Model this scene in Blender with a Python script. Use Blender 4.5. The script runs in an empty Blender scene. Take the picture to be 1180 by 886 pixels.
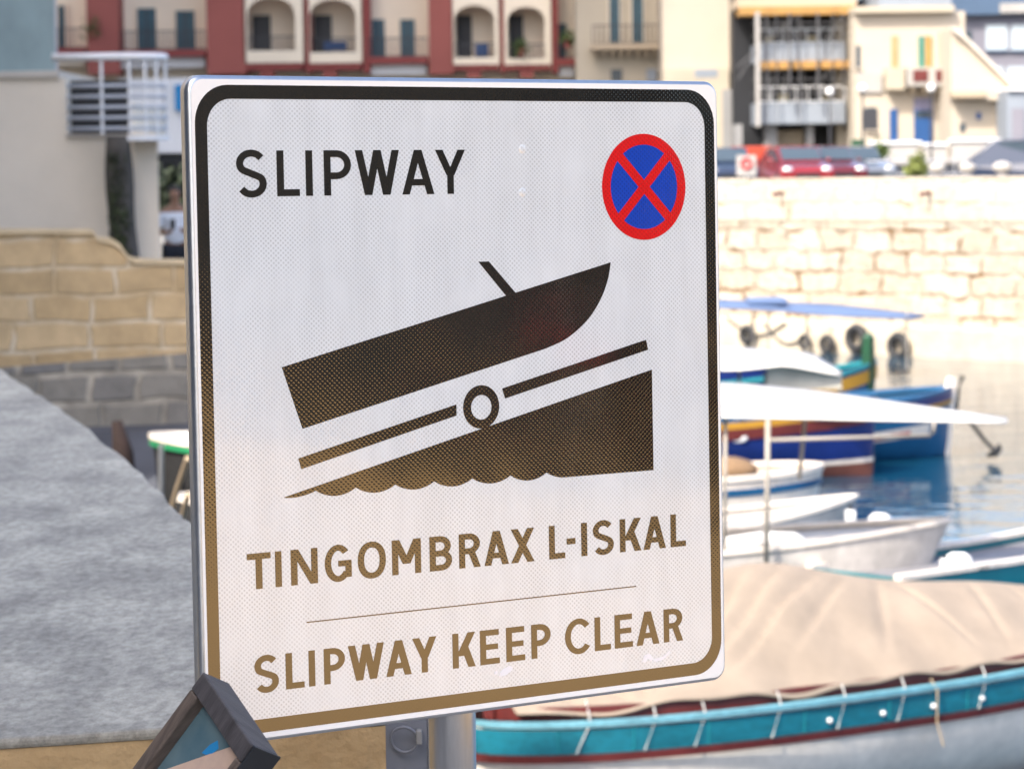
import bpy, bmesh, math, random
from mathutils import Vector, Matrix
random.seed(7)
R = math.radians
sc = bpy.context.scene
col = sc.collection
EYE = 4.5

# ------------------------------------------------------------------ camera
F = 3500.0 / 1180.0                       # focal length in picture widths
pitch, roll = math.atan(243 / 3500), 0.0127
fw = Vector((0, math.cos(pitch), -math.sin(pitch)))
r0 = Vector((1, 0, 0)); u0 = Vector((0, math.sin(pitch), math.cos(pitch)))
rt = r0 * math.cos(roll) - u0 * math.sin(roll)
up = r0 * math.sin(roll) + u0 * math.cos(roll)
cd = bpy.data.cameras.new('camera'); cam = bpy.data.objects.new('camera', cd); col.objects.link(cam)
M3 = Matrix((rt, up, -fw)).transposed()
cam.matrix_world = Matrix.Translation((0, 0, EYE)) @ M3.to_4x4()
cd.sensor_width = 36; cd.lens = 36 * F; cd.clip_end = 2000; cd.clip_start = 0.1
cd.dof.use_dof = True; cd.dof.focus_distance = 4.82; cd.dof.aperture_fstop = 9.3; cd.dof.aperture_blades = 0
sc.camera = cam

def ray(px, py):
    return fw + rt * ((px - 590) / 3500) - up * ((py - 443) / 3500)
def at(px, py, Y):
    d = ray(px, py); k = Y / d.y
    return Vector((d.x * k, Y, EYE + d.z * k))
def atz(px, py, z):
    d = ray(px, py); k = (z - EYE) / d.z
    return Vector((d.x * k, d.y * k, z))

# ------------------------------------------------------------------ materials
def nt(m):
    return m.node_tree.nodes, m.node_tree.links
MATS = {}
def mat(name, c, rough=0.6, metal=0.0, var=0.0, scale=4.0, bump=0.0, bscale=30.0, c2=None, stretch=(1, 1, 1), ior=1.5, coat=0.0, detail=5, fine=0.0, fscale=60):
    if name in MATS: return MATS[name]
    m = bpy.data.materials.new(name); m.use_nodes = True
    n, l = nt(m); b = n['Principled BSDF']
    b.inputs['Roughness'].default_value = rough; b.inputs['Metallic'].default_value = metal
    b.inputs['IOR'].default_value = ior; b.inputs['Coat Weight'].default_value = coat
    b.inputs['Base Color'].default_value = (*c, 1)
    if var or bump or c2:
        tc = n.new('ShaderNodeTexCoord'); mp = n.new('ShaderNodeMapping'); mp.inputs['Scale'].default_value = stretch
        l.new(tc.outputs['Object'], mp.inputs[0])
    if var or c2:
        no = n.new('ShaderNodeTexNoise'); no.inputs['Scale'].default_value = scale; no.inputs['Detail'].default_value = detail
        no.inputs['Roughness'].default_value = 0.62
        l.new(mp.outputs[0], no.inputs['Vector'])
        rp = n.new('ShaderNodeValToRGB')
        d = c2 if c2 else tuple(x * (1 - var) for x in c)
        e = c if c2 else tuple(min(1, x * (1 + var * .6)) for x in c)
        rp.color_ramp.elements[0].position = 0.32; rp.color_ramp.elements[1].position = 0.68
        rp.color_ramp.elements[0].color = (*d, 1); rp.color_ramp.elements[1].color = (*e, 1)
        l.new(no.outputs['Fac'], rp.inputs[0]); l.new(rp.outputs[0], b.inputs['Base Color'])
    if fine:
        if not (var or bump or c2): raise ValueError
        nf = n.new('ShaderNodeTexNoise'); nf.inputs['Scale'].default_value = fscale; nf.inputs['Detail'].default_value = 8; nf.inputs['Roughness'].default_value = .75; l.new(mp.outputs[0], nf.inputs['Vector'])
        fr = n.new('ShaderNodeMapRange'); fr.inputs['From Min'].default_value = .32; fr.inputs['From Max'].default_value = .62; fr.inputs['To Min'].default_value = 1 - fine; fr.inputs['To Max'].default_value = 1 + fine * .35; l.new(nf.outputs['Fac'], fr.inputs['Value'])
        fm = n.new('ShaderNodeMix'); fm.data_type = 'RGBA'; fm.blend_type = 'MULTIPLY'; fm.inputs['Factor'].default_value = 1
        l.new(rp.outputs[0], fm.inputs[6]); l.new(fr.outputs[0], fm.inputs[7]); l.new(fm.outputs[2], b.inputs['Base Color'])
    if bump:
        nb = n.new('ShaderNodeTexNoise'); nb.inputs['Scale'].default_value = bscale; nb.inputs['Detail'].default_value = 6
        l.new(mp.outputs[0], nb.inputs['Vector'])
        bp = n.new('ShaderNodeBump'); bp.inputs['Strength'].default_value = 1; bp.inputs['Distance'].default_value = bump
        l.new(nb.outputs['Fac'], bp.inputs['Height']); l.new(bp.outputs[0], b.inputs['Normal'])
    MATS[name] = m
    return m

def stone(name, c, c2, bw, bh, mortar, mc, bump=0.03, rough=0.9, wob=.22, fade=(.38, .60)):
    """coursed ashlar blocks in the local XZ plane (facade space)"""
    m = bpy.data.materials.new(name); m.use_nodes = True
    n, l = nt(m); b = n['Principled BSDF']; b.inputs['Roughness'].default_value = rough
    tc = n.new('ShaderNodeTexCoord'); sx = n.new('ShaderNodeSeparateXYZ'); cx = n.new('ShaderNodeCombineXYZ')
    l.new(tc.outputs['Object'], sx.inputs[0]); l.new(sx.outputs['X'], cx.inputs['X']); l.new(sx.outputs['Z'], cx.inputs['Y'])
    nz = n.new('ShaderNodeTexNoise'); nz.inputs['Scale'].default_value = 1.7; nz.inputs['Detail'].default_value = 4
    l.new(tc.outputs['Object'], nz.inputs['Vector'])
    mv = n.new('ShaderNodeMix'); mv.data_type = 'VECTOR'; mv.inputs['Factor'].default_value = 0.10
    l.new(cx.outputs[0], mv.inputs[4]); 
    ad = n.new('ShaderNodeVectorMath'); ad.operation = 'MULTIPLY_ADD'; ad.inputs[1].default_value = (wob, wob * .6, 0)
    l.new(nz.outputs['Color'], ad.inputs[0]); l.new(cx.outputs[0], ad.inputs[2])
    br = n.new('ShaderNodeTexBrick'); br.inputs['Scale'].default_value = 1
    br.inputs['Brick Width'].default_value = bw; br.inputs['Row Height'].default_value = bh
    br.inputs['Mortar Size'].default_value = mortar; br.inputs['Mortar Smooth'].default_value = 0.5
    br.inputs['Bias'].default_value = 0.0; br.offset = 0.43; br.squash = 1.25; br.squash_frequency = 3
    br.inputs['Color1'].default_value = (*c, 1); br.inputs['Color2'].default_value = (*c2, 1); br.inputs['Mortar'].default_value = (*c, 1)
    l.new(ad.outputs[0], br.inputs['Vector'])
    n2 = n.new('ShaderNodeTexNoise'); n2.inputs['Scale'].default_value = 3.1; n2.inputs['Detail'].default_value = 8; n2.inputs['Roughness'].default_value = .7
    l.new(tc.outputs['Object'], n2.inputs['Vector'])
    r2 = n.new('ShaderNodeMapRange'); r2.inputs['From Min'].default_value = .3; r2.inputs['From Max'].default_value = .7
    r2.inputs['To Min'].default_value = .72; r2.inputs['To Max'].default_value = 1.12
    l.new(n2.outputs['Fac'], r2.inputs['Value'])
    mu = n.new('ShaderNodeMix'); mu.data_type = 'RGBA'; mu.blend_type = 'MULTIPLY'; mu.inputs['Factor'].default_value = 1
    jn = n.new('ShaderNodeTexNoise'); jn.inputs['Scale'].default_value = .9 / bh; jn.inputs['Detail'].default_value = 5; l.new(tc.outputs['Object'], jn.inputs['Vector'])
    jr = n.new('ShaderNodeMapRange'); jr.inputs['From Min'].default_value = fade[0]; jr.inputs['From Max'].default_value = fade[1]; l.new(jn.outputs['Fac'], jr.inputs['Value'])
    jm = n.new('ShaderNodeMath'); jm.operation = 'MULTIPLY'; l.new(jr.outputs[0], jm.inputs[0]); l.new(br.outputs['Fac'], jm.inputs[1])
    jc = n.new('ShaderNodeMix'); jc.data_type = 'RGBA'; l.new(jm.outputs[0], jc.inputs[0]); l.new(br.outputs['Color'], jc.inputs[6]); jc.inputs[7].default_value = (*mc, 1)
    l.new(jc.outputs[2], mu.inputs[6]); l.new(r2.outputs[0], mu.inputs[7]); l.new(mu.outputs[2], b.inputs['Base Color'])
    hs = n.new('ShaderNodeMath'); hs.operation = 'MULTIPLY_ADD'; hs.inputs[1].default_value = -1.0
    l.new(br.outputs['Fac'], hs.inputs[0]); l.new(n2.outputs['Fac'], hs.inputs[2])
    bp = n.new('ShaderNodeBump'); bp.inputs['Distance'].default_value = bump; bp.inputs['Strength'].default_value = 1
    l.new(hs.outputs[0], bp.inputs['Height']); l.new(bp.outputs[0], b.inputs['Normal'])
    MATS[name] = m
    return m

def sheeting(name, c, cell=0.09, tilt=1.0, ior=2.25, rough=0.07):
    """prismatic reflective sheeting: a lattice of shallow cells in the sign plane"""
    m = bpy.data.materials.new(name); m.use_nodes = True
    n, l = nt(m); b = n['Principled BSDF']
    b.inputs['Roughness'].default_value = rough; b.inputs['IOR'].default_value = ior
    tc = n.new('ShaderNodeTexCoord')
    def vm(op, a, bb=None, c3=None):
        v = n.new('ShaderNodeVectorMath'); v.operation = op
        if hasattr(a, 'is_output'): l.new(a, v.inputs[0])
        else: v.inputs[0].default_value = a
        if bb is not None:
            if hasattr(bb, 'is_output'): l.new(bb, v.inputs[1])
            else: v.inputs[1].default_value = bb
        return v
    A, B = 0.0086, 0.0075
    p = vm('MULTIPLY', tc.outputs['Object'], (1 / A, 0, 1 / B)).outputs[0]
    def lat(q):
        f = vm('FRACTION', q).outputs[0]
        s = vm('SUBTRACT', f, (.5, 0, .5)).outputs[0]
        s = vm('MULTIPLY', s, (A / B, 0, 1)).outputs[0]
        return vm('LENGTH', s).outputs['Value']
    d1 = lat(p); d2 = lat(vm('ADD', p, (.5, 0, .5)).outputs[0])
    mn = n.new('ShaderNodeMath'); mn.operation = 'MINIMUM'; l.new(d1, mn.inputs[0]); l.new(d2, mn.inputs[1])
    mr = n.new('ShaderNodeMapRange'); mr.interpolation_type = 'SMOOTHSTEP'
    mr.inputs['From Min'].default_value = .05; mr.inputs['From Max'].default_value = .36
    mr.inputs['To Min'].default_value = 0; mr.inputs['To Max'].default_value = 1
    l.new(mn.outputs[0], mr.inputs['Value'])
    # slow waviness of the plate
    nz = n.new('ShaderNodeTexNoise'); nz.inputs['Scale'].default_value = 5.5; nz.inputs['Detail'].default_value = 1
    l.new(tc.outputs['Object'], nz.inputs['Vector'])
    b2 = n.new('ShaderNodeBump'); b2.inputs['Distance'].default_value = 0.0016; b2.inputs['Strength'].default_value = 1
    l.new(nz.outputs['Fac'], b2.inputs['Height'])
    bp = n.new('ShaderNodeBump'); bp.inputs['Distance'].default_value = 0.000064 * tilt; bp.inputs['Strength'].default_value = 1
    l.new(mr.outputs[0], bp.inputs['Height']); l.new(b2.outputs[0], bp.inputs['Normal']); l.new(bp.outputs[0], b.inputs['Normal'])
    mx = n.new('ShaderNodeMix'); mx.data_type = 'RGBA'
    mx.inputs[6].default_value = (*[x * (1 - cell) ** 2 for x in c], 1); mx.inputs[7].default_value = (*c, 1)
    nv = n.new('ShaderNodeTexNoise'); nv.inputs['Scale'].default_value = 9; nv.inputs['Detail'].default_value = 3; l.new(tc.outputs['Object'], nv.inputs['Vector'])
    nr = n.new('ShaderNodeMapRange'); nr.inputs['From Min'].default_value = .35; nr.inputs['From Max'].default_value = .65; nr.inputs['To Min'].default_value = .75; nr.inputs['To Max'].default_value = -.1; l.new(nv.outputs['Fac'], nr.inputs['Value'])
    mxx = n.new('ShaderNodeMath'); mxx.operation = 'MAXIMUM'; l.new(mr.outputs[0], mxx.inputs[0]); l.new(nr.outputs[0], mxx.inputs[1])
    l.new(mxx.outputs[0], mx.inputs[0])
    mpd = n.new('ShaderNodeMapping'); mpd.inputs['Scale'].default_value = (14, 1, 2.2); l.new(tc.outputs['Object'], mpd.inputs[0])
    dn = n.new('ShaderNodeTexNoise'); dn.inputs['Scale'].default_value = 1.6; dn.inputs['Detail'].default_value = 9; dn.inputs['Roughness'].default_value = .7; l.new(mpd.outputs[0], dn.inputs['Vector'])
    dr = n.new('ShaderNodeMapRange'); dr.inputs['From Min'].default_value = .40; dr.inputs['From Max'].default_value = .60; dr.inputs['To Min'].default_value = .955; dr.inputs['To Max'].default_value = 1.02; l.new(dn.outputs['Fac'], dr.inputs['Value'])
    dm = n.new('ShaderNodeMix'); dm.data_type = 'RGBA'; dm.blend_type = 'MULTIPLY'; dm.inputs[0].default_value = 1; l.new(mx.outputs[2], dm.inputs[6]); l.new(dr.outputs[0], dm.inputs[7]); l.new(dm.outputs[2], b.inputs['Base Color'])
    MATS[name] = m
    return m

# ------------------------------------------------------------------ geometry
class MB:
    def __init__(s): s.v = []; s.f = []
    def quadgrid(s, rows, close_u=False, close_v=False):
        o = len(s.v); nr = len(rows); nc = len(rows[0])
        for r in rows: s.v += [tuple(p) for p in r]
        for i in range(nr if close_v else nr - 1):
            for j in range(nc if close_u else nc - 1):
                a = o + i * nc + j; b_ = o + i * nc + (j + 1) % nc
                c = o + ((i + 1) % nr) * nc + (j + 1) % nc; d = o + ((i + 1) % nr) * nc + j
                s.f.append((a, b_, c, d))
        return s
    def poly(s, pts):
        o = len(s.v); s.v += [tuple(p) for p in pts]; s.f.append(tuple(range(o, o + len(pts)))); return s
    def box(s, x0, x1, y0, y1, z0, z1):
        o = len(s.v)
        s.v += [(x, y, z) for z in (z0, z1) for x, y in ((x0, y0), (x1, y0), (x1, y1), (x0, y1))]
        s.f += [tuple(o + i for i in q) for q in ((0, 3, 2, 1), (4, 5, 6, 7), (0, 1, 5, 4), (1, 2, 6, 5), (2, 3, 7, 6), (3, 0, 4, 7))]
        return s
    def prism(s, pts, d):
        """closed polygon pts (3-D, planar) extruded by vector d"""
        o = len(s.v); k = len(pts); d = Vector(d)
        s.v += [tuple(p) for p in pts] + [tuple(Vector(p) + d) for p in pts]
        s.f.append(tuple(o + i for i in range(k))); s.f.append(tuple(o + k + i for i in reversed(range(k))))
        for i in range(k): s.f.append((o + i, o + k + i, o + k + (i + 1) % k, o + (i + 1) % k))
        return s
    def tube(s, path, r, n=8, cap=True):
        path = [Vector(p) for p in path]; rings = []
        rr = r if isinstance(r, (list, tuple)) else [r] * len(path)
        ref = Vector((0, 0, 1))
        for i, p in enumerate(path):
            t = (path[min(i + 1, len(path) - 1)] - path[max(i - 1, 0)]).normalized()
            a = ref if abs(t.dot(ref)) < .92 else Vector((1, 0, 0))
            e1 = t.cross(a).normalized(); e2 = t.cross(e1)
            rings.append([p + (e1 * math.cos(2 * math.pi * k / n) + e2 * math.sin(2 * math.pi * k / n)) * rr[i] for k in range(n)])
        s.quadgrid(rings, close_u=True)
        if cap: s.poly(rings[0]); s.poly(rings[-1])
        return s
    def ball(s, c, r, n=10, m=7, sq=(1, 1, 1)):
        c = Vector(c); rows = []
        for i in range(m + 1):
            th = math.pi * i / m
            rows.append([c + Vector((sq[0] * math.sin(th) * math.cos(2 * math.pi * k / n), sq[1] * math.sin(th) * math.sin(2 * math.pi * k / n), sq[2] * math.cos(th))) * r for k in range(n)])
        s.quadgrid(rows, close_u=True); return s
    def torus(s, c, ax, R_, r, n=24, m=8):
        c = Vector(c); ax = Vector(ax).normalized(); a = Vector((0, 0, 1)) if abs(ax.z) < .9 else Vector((1, 0, 0))
        e1 = ax.cross(a).normalized(); e2 = ax.cross(e1); rows = []
        for i in range(n):
            d = e1 * math.cos(2 * math.pi * i / n) + e2 * math.sin(2 * math.pi * i / n)
            rows.append([c + d * (R_ + r * math.cos(2 * math.pi * k / m)) + ax * r * math.sin(2 * math.pi * k / m) for k in range(m)])
        s.quadgrid(rows, close_u=True, close_v=True); return s

ROOTM = {}
def build(name, mb, material, parent=None, world=True, smooth=False, bevel=0.0, local=None, weld=1e-5):
    me = bpy.data.meshes.new(name)
    v = mb.v
    if world and parent is not None:
        iv = ROOTM.get(parent.name, Matrix.Identity(4)).inverted()
        v = [tuple(iv @ Vector(p)) for p in v]
    me.from_pydata(v, [], mb.f)
    bm = bmesh.new(); bm.from_mesh(me)
    if weld: bmesh.ops.remove_doubles(bm, verts=bm.verts, dist=weld)
    bmesh.ops.recalc_face_normals(bm, faces=bm.faces); bm.to_mesh(me); bm.free()
    if smooth:
        for p in me.polygons: p.use_smooth = True
    o = bpy.data.objects.new(name, me); col.objects.link(o)
    if material: me.materials.append(material)
    if parent is not None:
        o.parent = parent
        ROOTM[o.name] = ROOTM.get(parent.name, Matrix.Identity(4))
    if local is not None: o.matrix_local = local
    if bevel:
        bv = o.modifiers.new('edge', 'BEVEL'); bv.width = bevel; bv.segments = 2; bv.limit_method = 'ANGLE'; bv.angle_limit = R(40)
    return o
def tag(o, label=None, cat=None, group=None, kind=None):
    if label: o['label'] = label
    if cat: o['category'] = cat
    if group: o['group'] = group
    if kind: o['kind'] = kind
    return o
def thing(name, loc, label, cat, rz=0.0, group=None):
    o = bpy.data.objects.new(name, None); col.objects.link(o); o.empty_display_size = .2
    o.location = loc; o.rotation_euler = (0, 0, rz)
    ROOTM[o.name] = Matrix.Translation(Vector(loc)) @ Matrix.Rotation(rz, 4, 'Z')
    return tag(o, label, cat, group)
def copy_tree(o, parent=None):
    c = o.copy(); col.objects.link(c)
    if parent is not None: c.parent = parent
    ROOTM[c.name] = ROOTM.get(o.name, Matrix.Identity(4))
    for ch in list(o.children): copy_tree(ch, c)
    return c

# ------------------------------------------------------------------ palette
m_alu = mat('aluminium', (.62, .64, .66), .34, 1.0, var=.08, scale=40, bump=.0002, bscale=200)
m_galv = mat('galvanised_steel', (.60, .605, .61), .34, 1.0, var=.18, scale=25, stretch=(1, 1, .15), bump=.0004, bscale=120)
m_white_sheet = sheeting('white_sheeting', (.745, .785, .80), cell=.20)
m_black = sheeting('black_print', (.006, .006, .0065), cell=0)
m_red = sheeting('red_print', (.70, .008, .010), cell=.20, ior=2.0)
m_blue = sheeting('blue_print', (.006, .055, .46), cell=.22, ior=2.0)
m_margin = mat('white_margin', (.88, .87, .84), .25)
m_scuff = mat('scuffed_sheeting', (.90, .855, .835), .6)
m_conc = mat('weathered_render', (.455, .44, .375), .95, scale=4.6, c2=(.23, .222, .195), stretch=(1.0, .42, 1), bump=.003, bscale=60, detail=14, fine=.45, fscale=40)
m_tan = mat('rough_limestone', (.52, .375, .20), .95, scale=5, c2=(.36, .24, .115), bump=.012, bscale=26, detail=8)
m_pave = mat('stone_paving', (.56, .345, .125), .85, var=.2, scale=.9, bump=.004, bscale=12)
m_darkwood = mat('dark_frame_timber', (.060, .056, .060), .5, var=.5, scale=9, stretch=(1, 6, 1), bump=.0006, bscale=60)
m_brownwood = mat('worn_frame_timber', (.10, .078, .064), .6, var=.5, scale=14, stretch=(1, 8, 1), bump=.0006, bscale=60)
m_blackmat = mat('dark_frame_side', (.018, .022, .028), .45, var=.3, scale=10)
m_hullwhite = mat('white_hull_paint', (.86, .77, .67), .35, var=.14, scale=1.5, fine=.15, fscale=9, bump=.002, bscale=5)
m_hullgrey = mat('weathered_white_hull', (.56, .52, .475), .45, var=.18, scale=2.0, fine=.2, fscale=9, bump=.002, bscale=5)
m_teal = mat('turquoise_paint', (.009, .155, .215), .42, var=.22, scale=3, fine=.35, fscale=22, stretch=(.3, 1, 1))
m_tealdark = mat('teal_paint', (.010, .20, .24), .4, var=.12, scale=3)
m_rail_highlight = mat('pale_blue_highlight', (.16, .38, .46), .45, var=.2, scale=4, fine=.3, fscale=20)
m_maroon = mat('maroon_paint', (.11, .018, .016), .45, var=.3, scale=5)
m_redpaint = mat('red_paint', (.50, .03, .03), .4, var=.15, scale=5)
m_navy = mat('deep_blue_paint', (.008, .022, .14), .35, var=.2, scale=3)
m_sky = mat('light_blue_paint', (.012, .095, .22), .4, var=.15, scale=3)
m_yellow = mat('yellow_paint', (.42, .22, .02), .45, var=.1, scale=4)
m_green = mat('green_paint', (.004, .055, .022), .5, var=.15, scale=5)
m_antifoul = mat('red_brown_antifouling', (.16, .055, .04), .6, var=.2, scale=4)
m_canvas = mat('beige_canvas', (.275, .222, .172), .88, var=.12, scale=2.5, bump=.006, bscale=9)
m_awn = mat('white_awning_fabric', (.66, .64, .60), .8, var=.04, scale=2)
m_awngrey = mat('grey_clear_flap', (.60, .56, .47), .4, var=.2, scale=3)
m_awnblue = mat('blue_tarpaulin', (.10, .155, .28), .6, var=.1, scale=2)
m_steel = mat('dull_steel_tube', (.34, .31, .27), .55, .1)
m_rope = mat('pale_rope', (.44, .34, .22), .9, var=.2, scale=30)
m_cord = mat('faded_cord', (.50, .50, .48), .8)
m_rope_w = mat('white_cord', (.78, .76, .74), .8)
m_rubber = mat('black_rubber', (.02, .02, .021), .7, var=.3, scale=10)
m_water = None
m_tanc = mat('brown_canvas', (.24, .15, .08), .85, var=.25, scale=6)
m_inner = mat('grey_boat_inside', (.20, .20, .22), .6, var=.2, scale=4)
m_woodboat = mat('varnished_wood', (.16, .07, .035), .5, var=.4, scale=5, stretch=(1, 6, 1))
m_creamwall = mat('cream_render', (.86, .76, .62), .9, var=.07, scale=.8, bump=.004, bscale=10)
m_whitepaint = mat('white_paint', (.80, .80, .80), .4)
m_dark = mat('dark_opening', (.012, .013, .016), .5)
m_glassg = mat('green_glass_panel', (.32, .42, .43), .25, var=.2, scale=1.3, stretch=(1, 1, .5))
m_greybar = mat('shaded_white_rail', (.42, .45, .50), .4)
m_redr = mat('terracotta_render', (.29, .085, .070), .85, var=.12, scale=.25, bump=.01, bscale=4)
m_reddk = mat('dark_red_trim', (.22, .045, .04), .8, var=.1, scale=1)
m_cream = mat('cream_plaster', (.80, .70, .55), .9, var=.09, scale=.22, bump=.01, bscale=3)
m_creamdk = mat('tan_plaster', (.42, .34, .245), .9, var=.08, scale=.3)
m_creamlt = mat('pale_limestone_plaster', (.45, .395, .32), .9, var=.10, scale=.16, bump=.02, bscale=2)
m_beige = mat('beige_limestone', (.42, .37, .29), .9, var=.10, scale=.3)
m_shutter = mat('teal_shutter', (.030, .085, .115), .5, var=.3, scale=1.2, stretch=(1, 1, 6))
m_shutterg = mat('green_shutter', (.05, .17, .13), .5, var=.2, scale=3)
m_olive = mat('tan_shutter', (.30, .25, .12), .6, var=.2, scale=3)
m_iron = mat('dark_iron', (.03, .03, .035), .5)
m_winglass = mat('window_glass', (.05, .07, .09), .1)
m_winlight = mat('reflecting_window_glass', (.55, .63, .70), .12, .4)
m_orange = mat('orange_scaffold_net', (.36, .20, .06), .8, var=.3, scale=1)
m_orangered = mat('orange_red_plastic', (.36, .04, .014), .5, var=.1, scale=1)
m_slab = mat('bare_concrete', (.25, .25, .25), .9, var=.1, scale=.5)
m_bluewash = mat('pale_blue_sheet', (.22, .25, .29), .7, var=.1, scale=.6)
m_bluedoor = mat('bright_blue_door', (.008, .06, .20), .5, var=.1, scale=2)
m_lilac = mat('lilac_fanlight', (.20, .195, .30), .5, var=.1, scale=2)
m_mauve = mat('grey_lilac_cladding', (.20, .195, .23), .6, var=.06, scale=.4)
m_roofblue = mat('slate_blue_roof', (.065, .11, .18), .5, var=.1, scale=.5)
m_asphalt = mat('asphalt', (.075, .078, .085), .9, var=.15, scale=.6)
m_carred = mat('red_car_paint', (.18, .010, .014), .25, coat=1)
m_carmaroon = mat('dark_red_car_paint', (.09, .008, .012), .25, coat=1)
m_carsilver = mat('silver_car_paint', (.25, .27, .30), .25, .6, coat=1)
m_carnavy = mat('navy_van_paint', (.012, .022, .05), .3, coat=1)
m_lamp = mat('headlamp_glass', (.85, .85, .85), .08, .6)
m_chrome = mat('chrome', (.8, .8, .8), .1, 1.0)
m_tube = mat('dull_scaffold_tube', (.08, .08, .085), .6)
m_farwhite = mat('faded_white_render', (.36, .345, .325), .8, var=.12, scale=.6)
m_globe = mat('white_globe', (.85, .85, .83), .25)
m_leaf = mat('leaf_green', (.07, .11, .025), .7, var=.5, scale=3)
m_leafy = mat('yellow_green_leaf', (.16, .19, .04), .7, var=.5, scale=3)
m_moss = mat('ivy_green', (.045, .060, .018), .8, c2=(.020, .022, .016), scale=3)
m_bark = mat('dark_bark', (.075, .068, .060), .95, var=.4, scale=5, bump=.02, bscale=14, stretch=(1, 1, .3))
m_skin = mat('skin', (.30, .16, .10), .6); m_hair = mat('dark_hair', (.02, .015, .012), .7)
m_tee = mat('white_cotton', (.75, .77, .82), .9, var=.05, scale=6); m_shorts = mat('dark_cotton', (.015, .017, .025), .9)
m_dkst = mat('dark_grey_stone', (.12, .125, .135), .9, var=.15, scale=.5)
m_cap_stone = mat('pale_coping', (.58, .53, .46), .9, var=.1, scale=2)
m_ledge = mat('pale_quay_ledge', (.46, .40, .31), .9, var=.3, scale=.7, bump=.03, bscale=5)
m_quay = stone('quay_ashlar', (.54, .485, .40), (.44, .38, .295), 1.15, .52, (.06), (.21, .12, .05), bump=.18, wob=.55)
m_oldwall = stone('old_limestone_blocks', (.60, .44, .25), (.47, .33, .17), .62, .285, .028, (.66, .55, .39), bump=.02)
m_oldbase = stone('grey_limestone_blocks', (.30, .27, .22), (.20, .19, .18), .52, .30, .04, (.50, .44, .35), bump=.02)
m_shadeq = mat('dark_shaded_quay', (.075, .08, .095), .8, var=.3, scale=1.4, bump=.02, bscale=4)  # dark bluish shade of the slipway put into its colour

# ------------------------------------------------------------------ the sign
SU = Vector((0.81407028, 0.58076087, -0.00252717)).normalized()
SV = Vector((-0.00581046, 0.01249577, 0.99990504)); SV = (SV - SU * SV.dot(SU)).normalized()
SN = SU.cross(SV)                                         # points out of the face, towards the viewer
SC = Vector((-0.05882589, 4.8, 4.14725827))
polec = SC - SN * 0.077
GZ = 2.85
sign = thing('road_sign', (polec.x, polec.y, GZ), 'square white slipway sign with boat pictogram and red and blue roundel on steel pole', 'sign')
FR = Matrix.Translation(SC - Vector((polec.x, polec.y, GZ))) @ Matrix((SU, -SN, SV)).transposed().to_4x4()   # local x=u, y=-normal, z=v
mm = .001
def rrect(hw, hh, r, n=10, c=(0, 0)):
    pts = []
    for cx, cz, a0 in ((hw - r, hh - r, 0), (-hw + r, hh - r, 90), (-hw + r, -hh + r, 180), (hw - r, -hh + r, 270)):
        for k in range(n + 1):
            a = R(a0 + 90 * k / n); pts.append((c[0] + cx + r * math.cos(a), c[1] + cz + r * math.sin(a)))
    return pts
def lift(pts, h): return [(x * mm, -h * mm, z * mm) for x, z in pts]      # h = mm proud of the plate
def plane_part(name, mb, m, parent, **k): return build(name, mb, m, parent, world=False, local=FR if parent is sign else None, **k)
# folded aluminium plate
mb = MB(); rows = []
for k in range(7):
    a = R(90 * k / 6); rows.append(lift(rrect(499 + 8 * math.sin(a), 495 + 8 * math.sin(a), 18 + 8 * math.sin(a)), -8 + 8 * math.cos(a)))
rows.append(lift(rrect(507, 503, 26), -22)); rows.append(lift(rrect(490, 486, 12), -22.5)); rows.append(lift(rrect(489, 485, 12), -4))
mb.quadgrid(rows, close_u=True); mb.poly(lift(rrect(499, 495, 18), 0)); mb.poly(lift(rrect(489, 485, 12), -4))
plate = plane_part('sign_plate', mb, m_alu, sign, smooth=True)
me = plate.data
for p in me.polygons: p.use_smooth = len(p.vertices) == 4
mb = MB(); mb.quadgrid([lift(rrect(501, 497, 20), .25), lift(rrect(495, 487.5, 56), .25)], close_u=True)
plane_part('white_margin', mb, m_margin, sign)
mb = MB(); mb.poly(lift(rrect(495.9, 488.4, 56), .15)); face = plane_part('face_sheet', mb, m_white_sheet, sign)
mb = MB(); mb.quadgrid([lift(rrect(496.2, 488.7, 57), .5), lift(rrect(475.6, 468, 41), .5)], close_u=True)
plane_part('border', mb, m_black, sign)

class Flat:
    """flat printed shapes, each a hair above the last so that none share a plane"""
    def __init__(s, h=.5): s.mb = MB(); s.h = h
    def poly(s, pts): s.mb.poly(lift(pts, s.h)); s.h += .006
    def strip(s, a, b, closed=False): s.mb.quadgrid([lift(a, s.h), lift(b, s.h)], close_u=closed); s.h += .006
def stroke(fl, pts, sx, sy, closed=False):
    """pts in stroke-width units; unit-wide stroke, then scaled by sx, sy"""
    P = [Vector((x, y)) for x, y in pts]; n = len(P); A = []; B = []
    for i in range(n):
        if closed: t = (P[(i + 1) % n] - P[i - 1]).normalized()
        else: t = (P[min(i + 1, n - 1)] - P[max(i - 1, 0)]).normalized()
        q = Vector((-t.y, t.x)) * .5
        A.append((P[i] + q)); B.append((P[i] - q))
    return [(a.x * sx, a.y * sy) for a in A], [(b.x * sx, b.y * sy) for b in B]
def catmull(pts, n=8):
    out = []; P = [Vector(p) for p in pts]
    for i in range(len(P) - 1):
        p0 = P[max(i - 1, 0)]; p1 = P[i]; p2 = P[i + 1]; p3 = P[min(i + 2, len(P) - 1)]
        for k in range(n):
            t = k / n
            out.append(.5 * (2 * p1 + (p2 - p0) * t + (2 * p0 - 5 * p1 + 4 * p2 - p3) * t * t + (3 * p1 - p0 - 3 * p2 + p3) * t ** 3))
    out.append(P[-1]); return out
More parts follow.
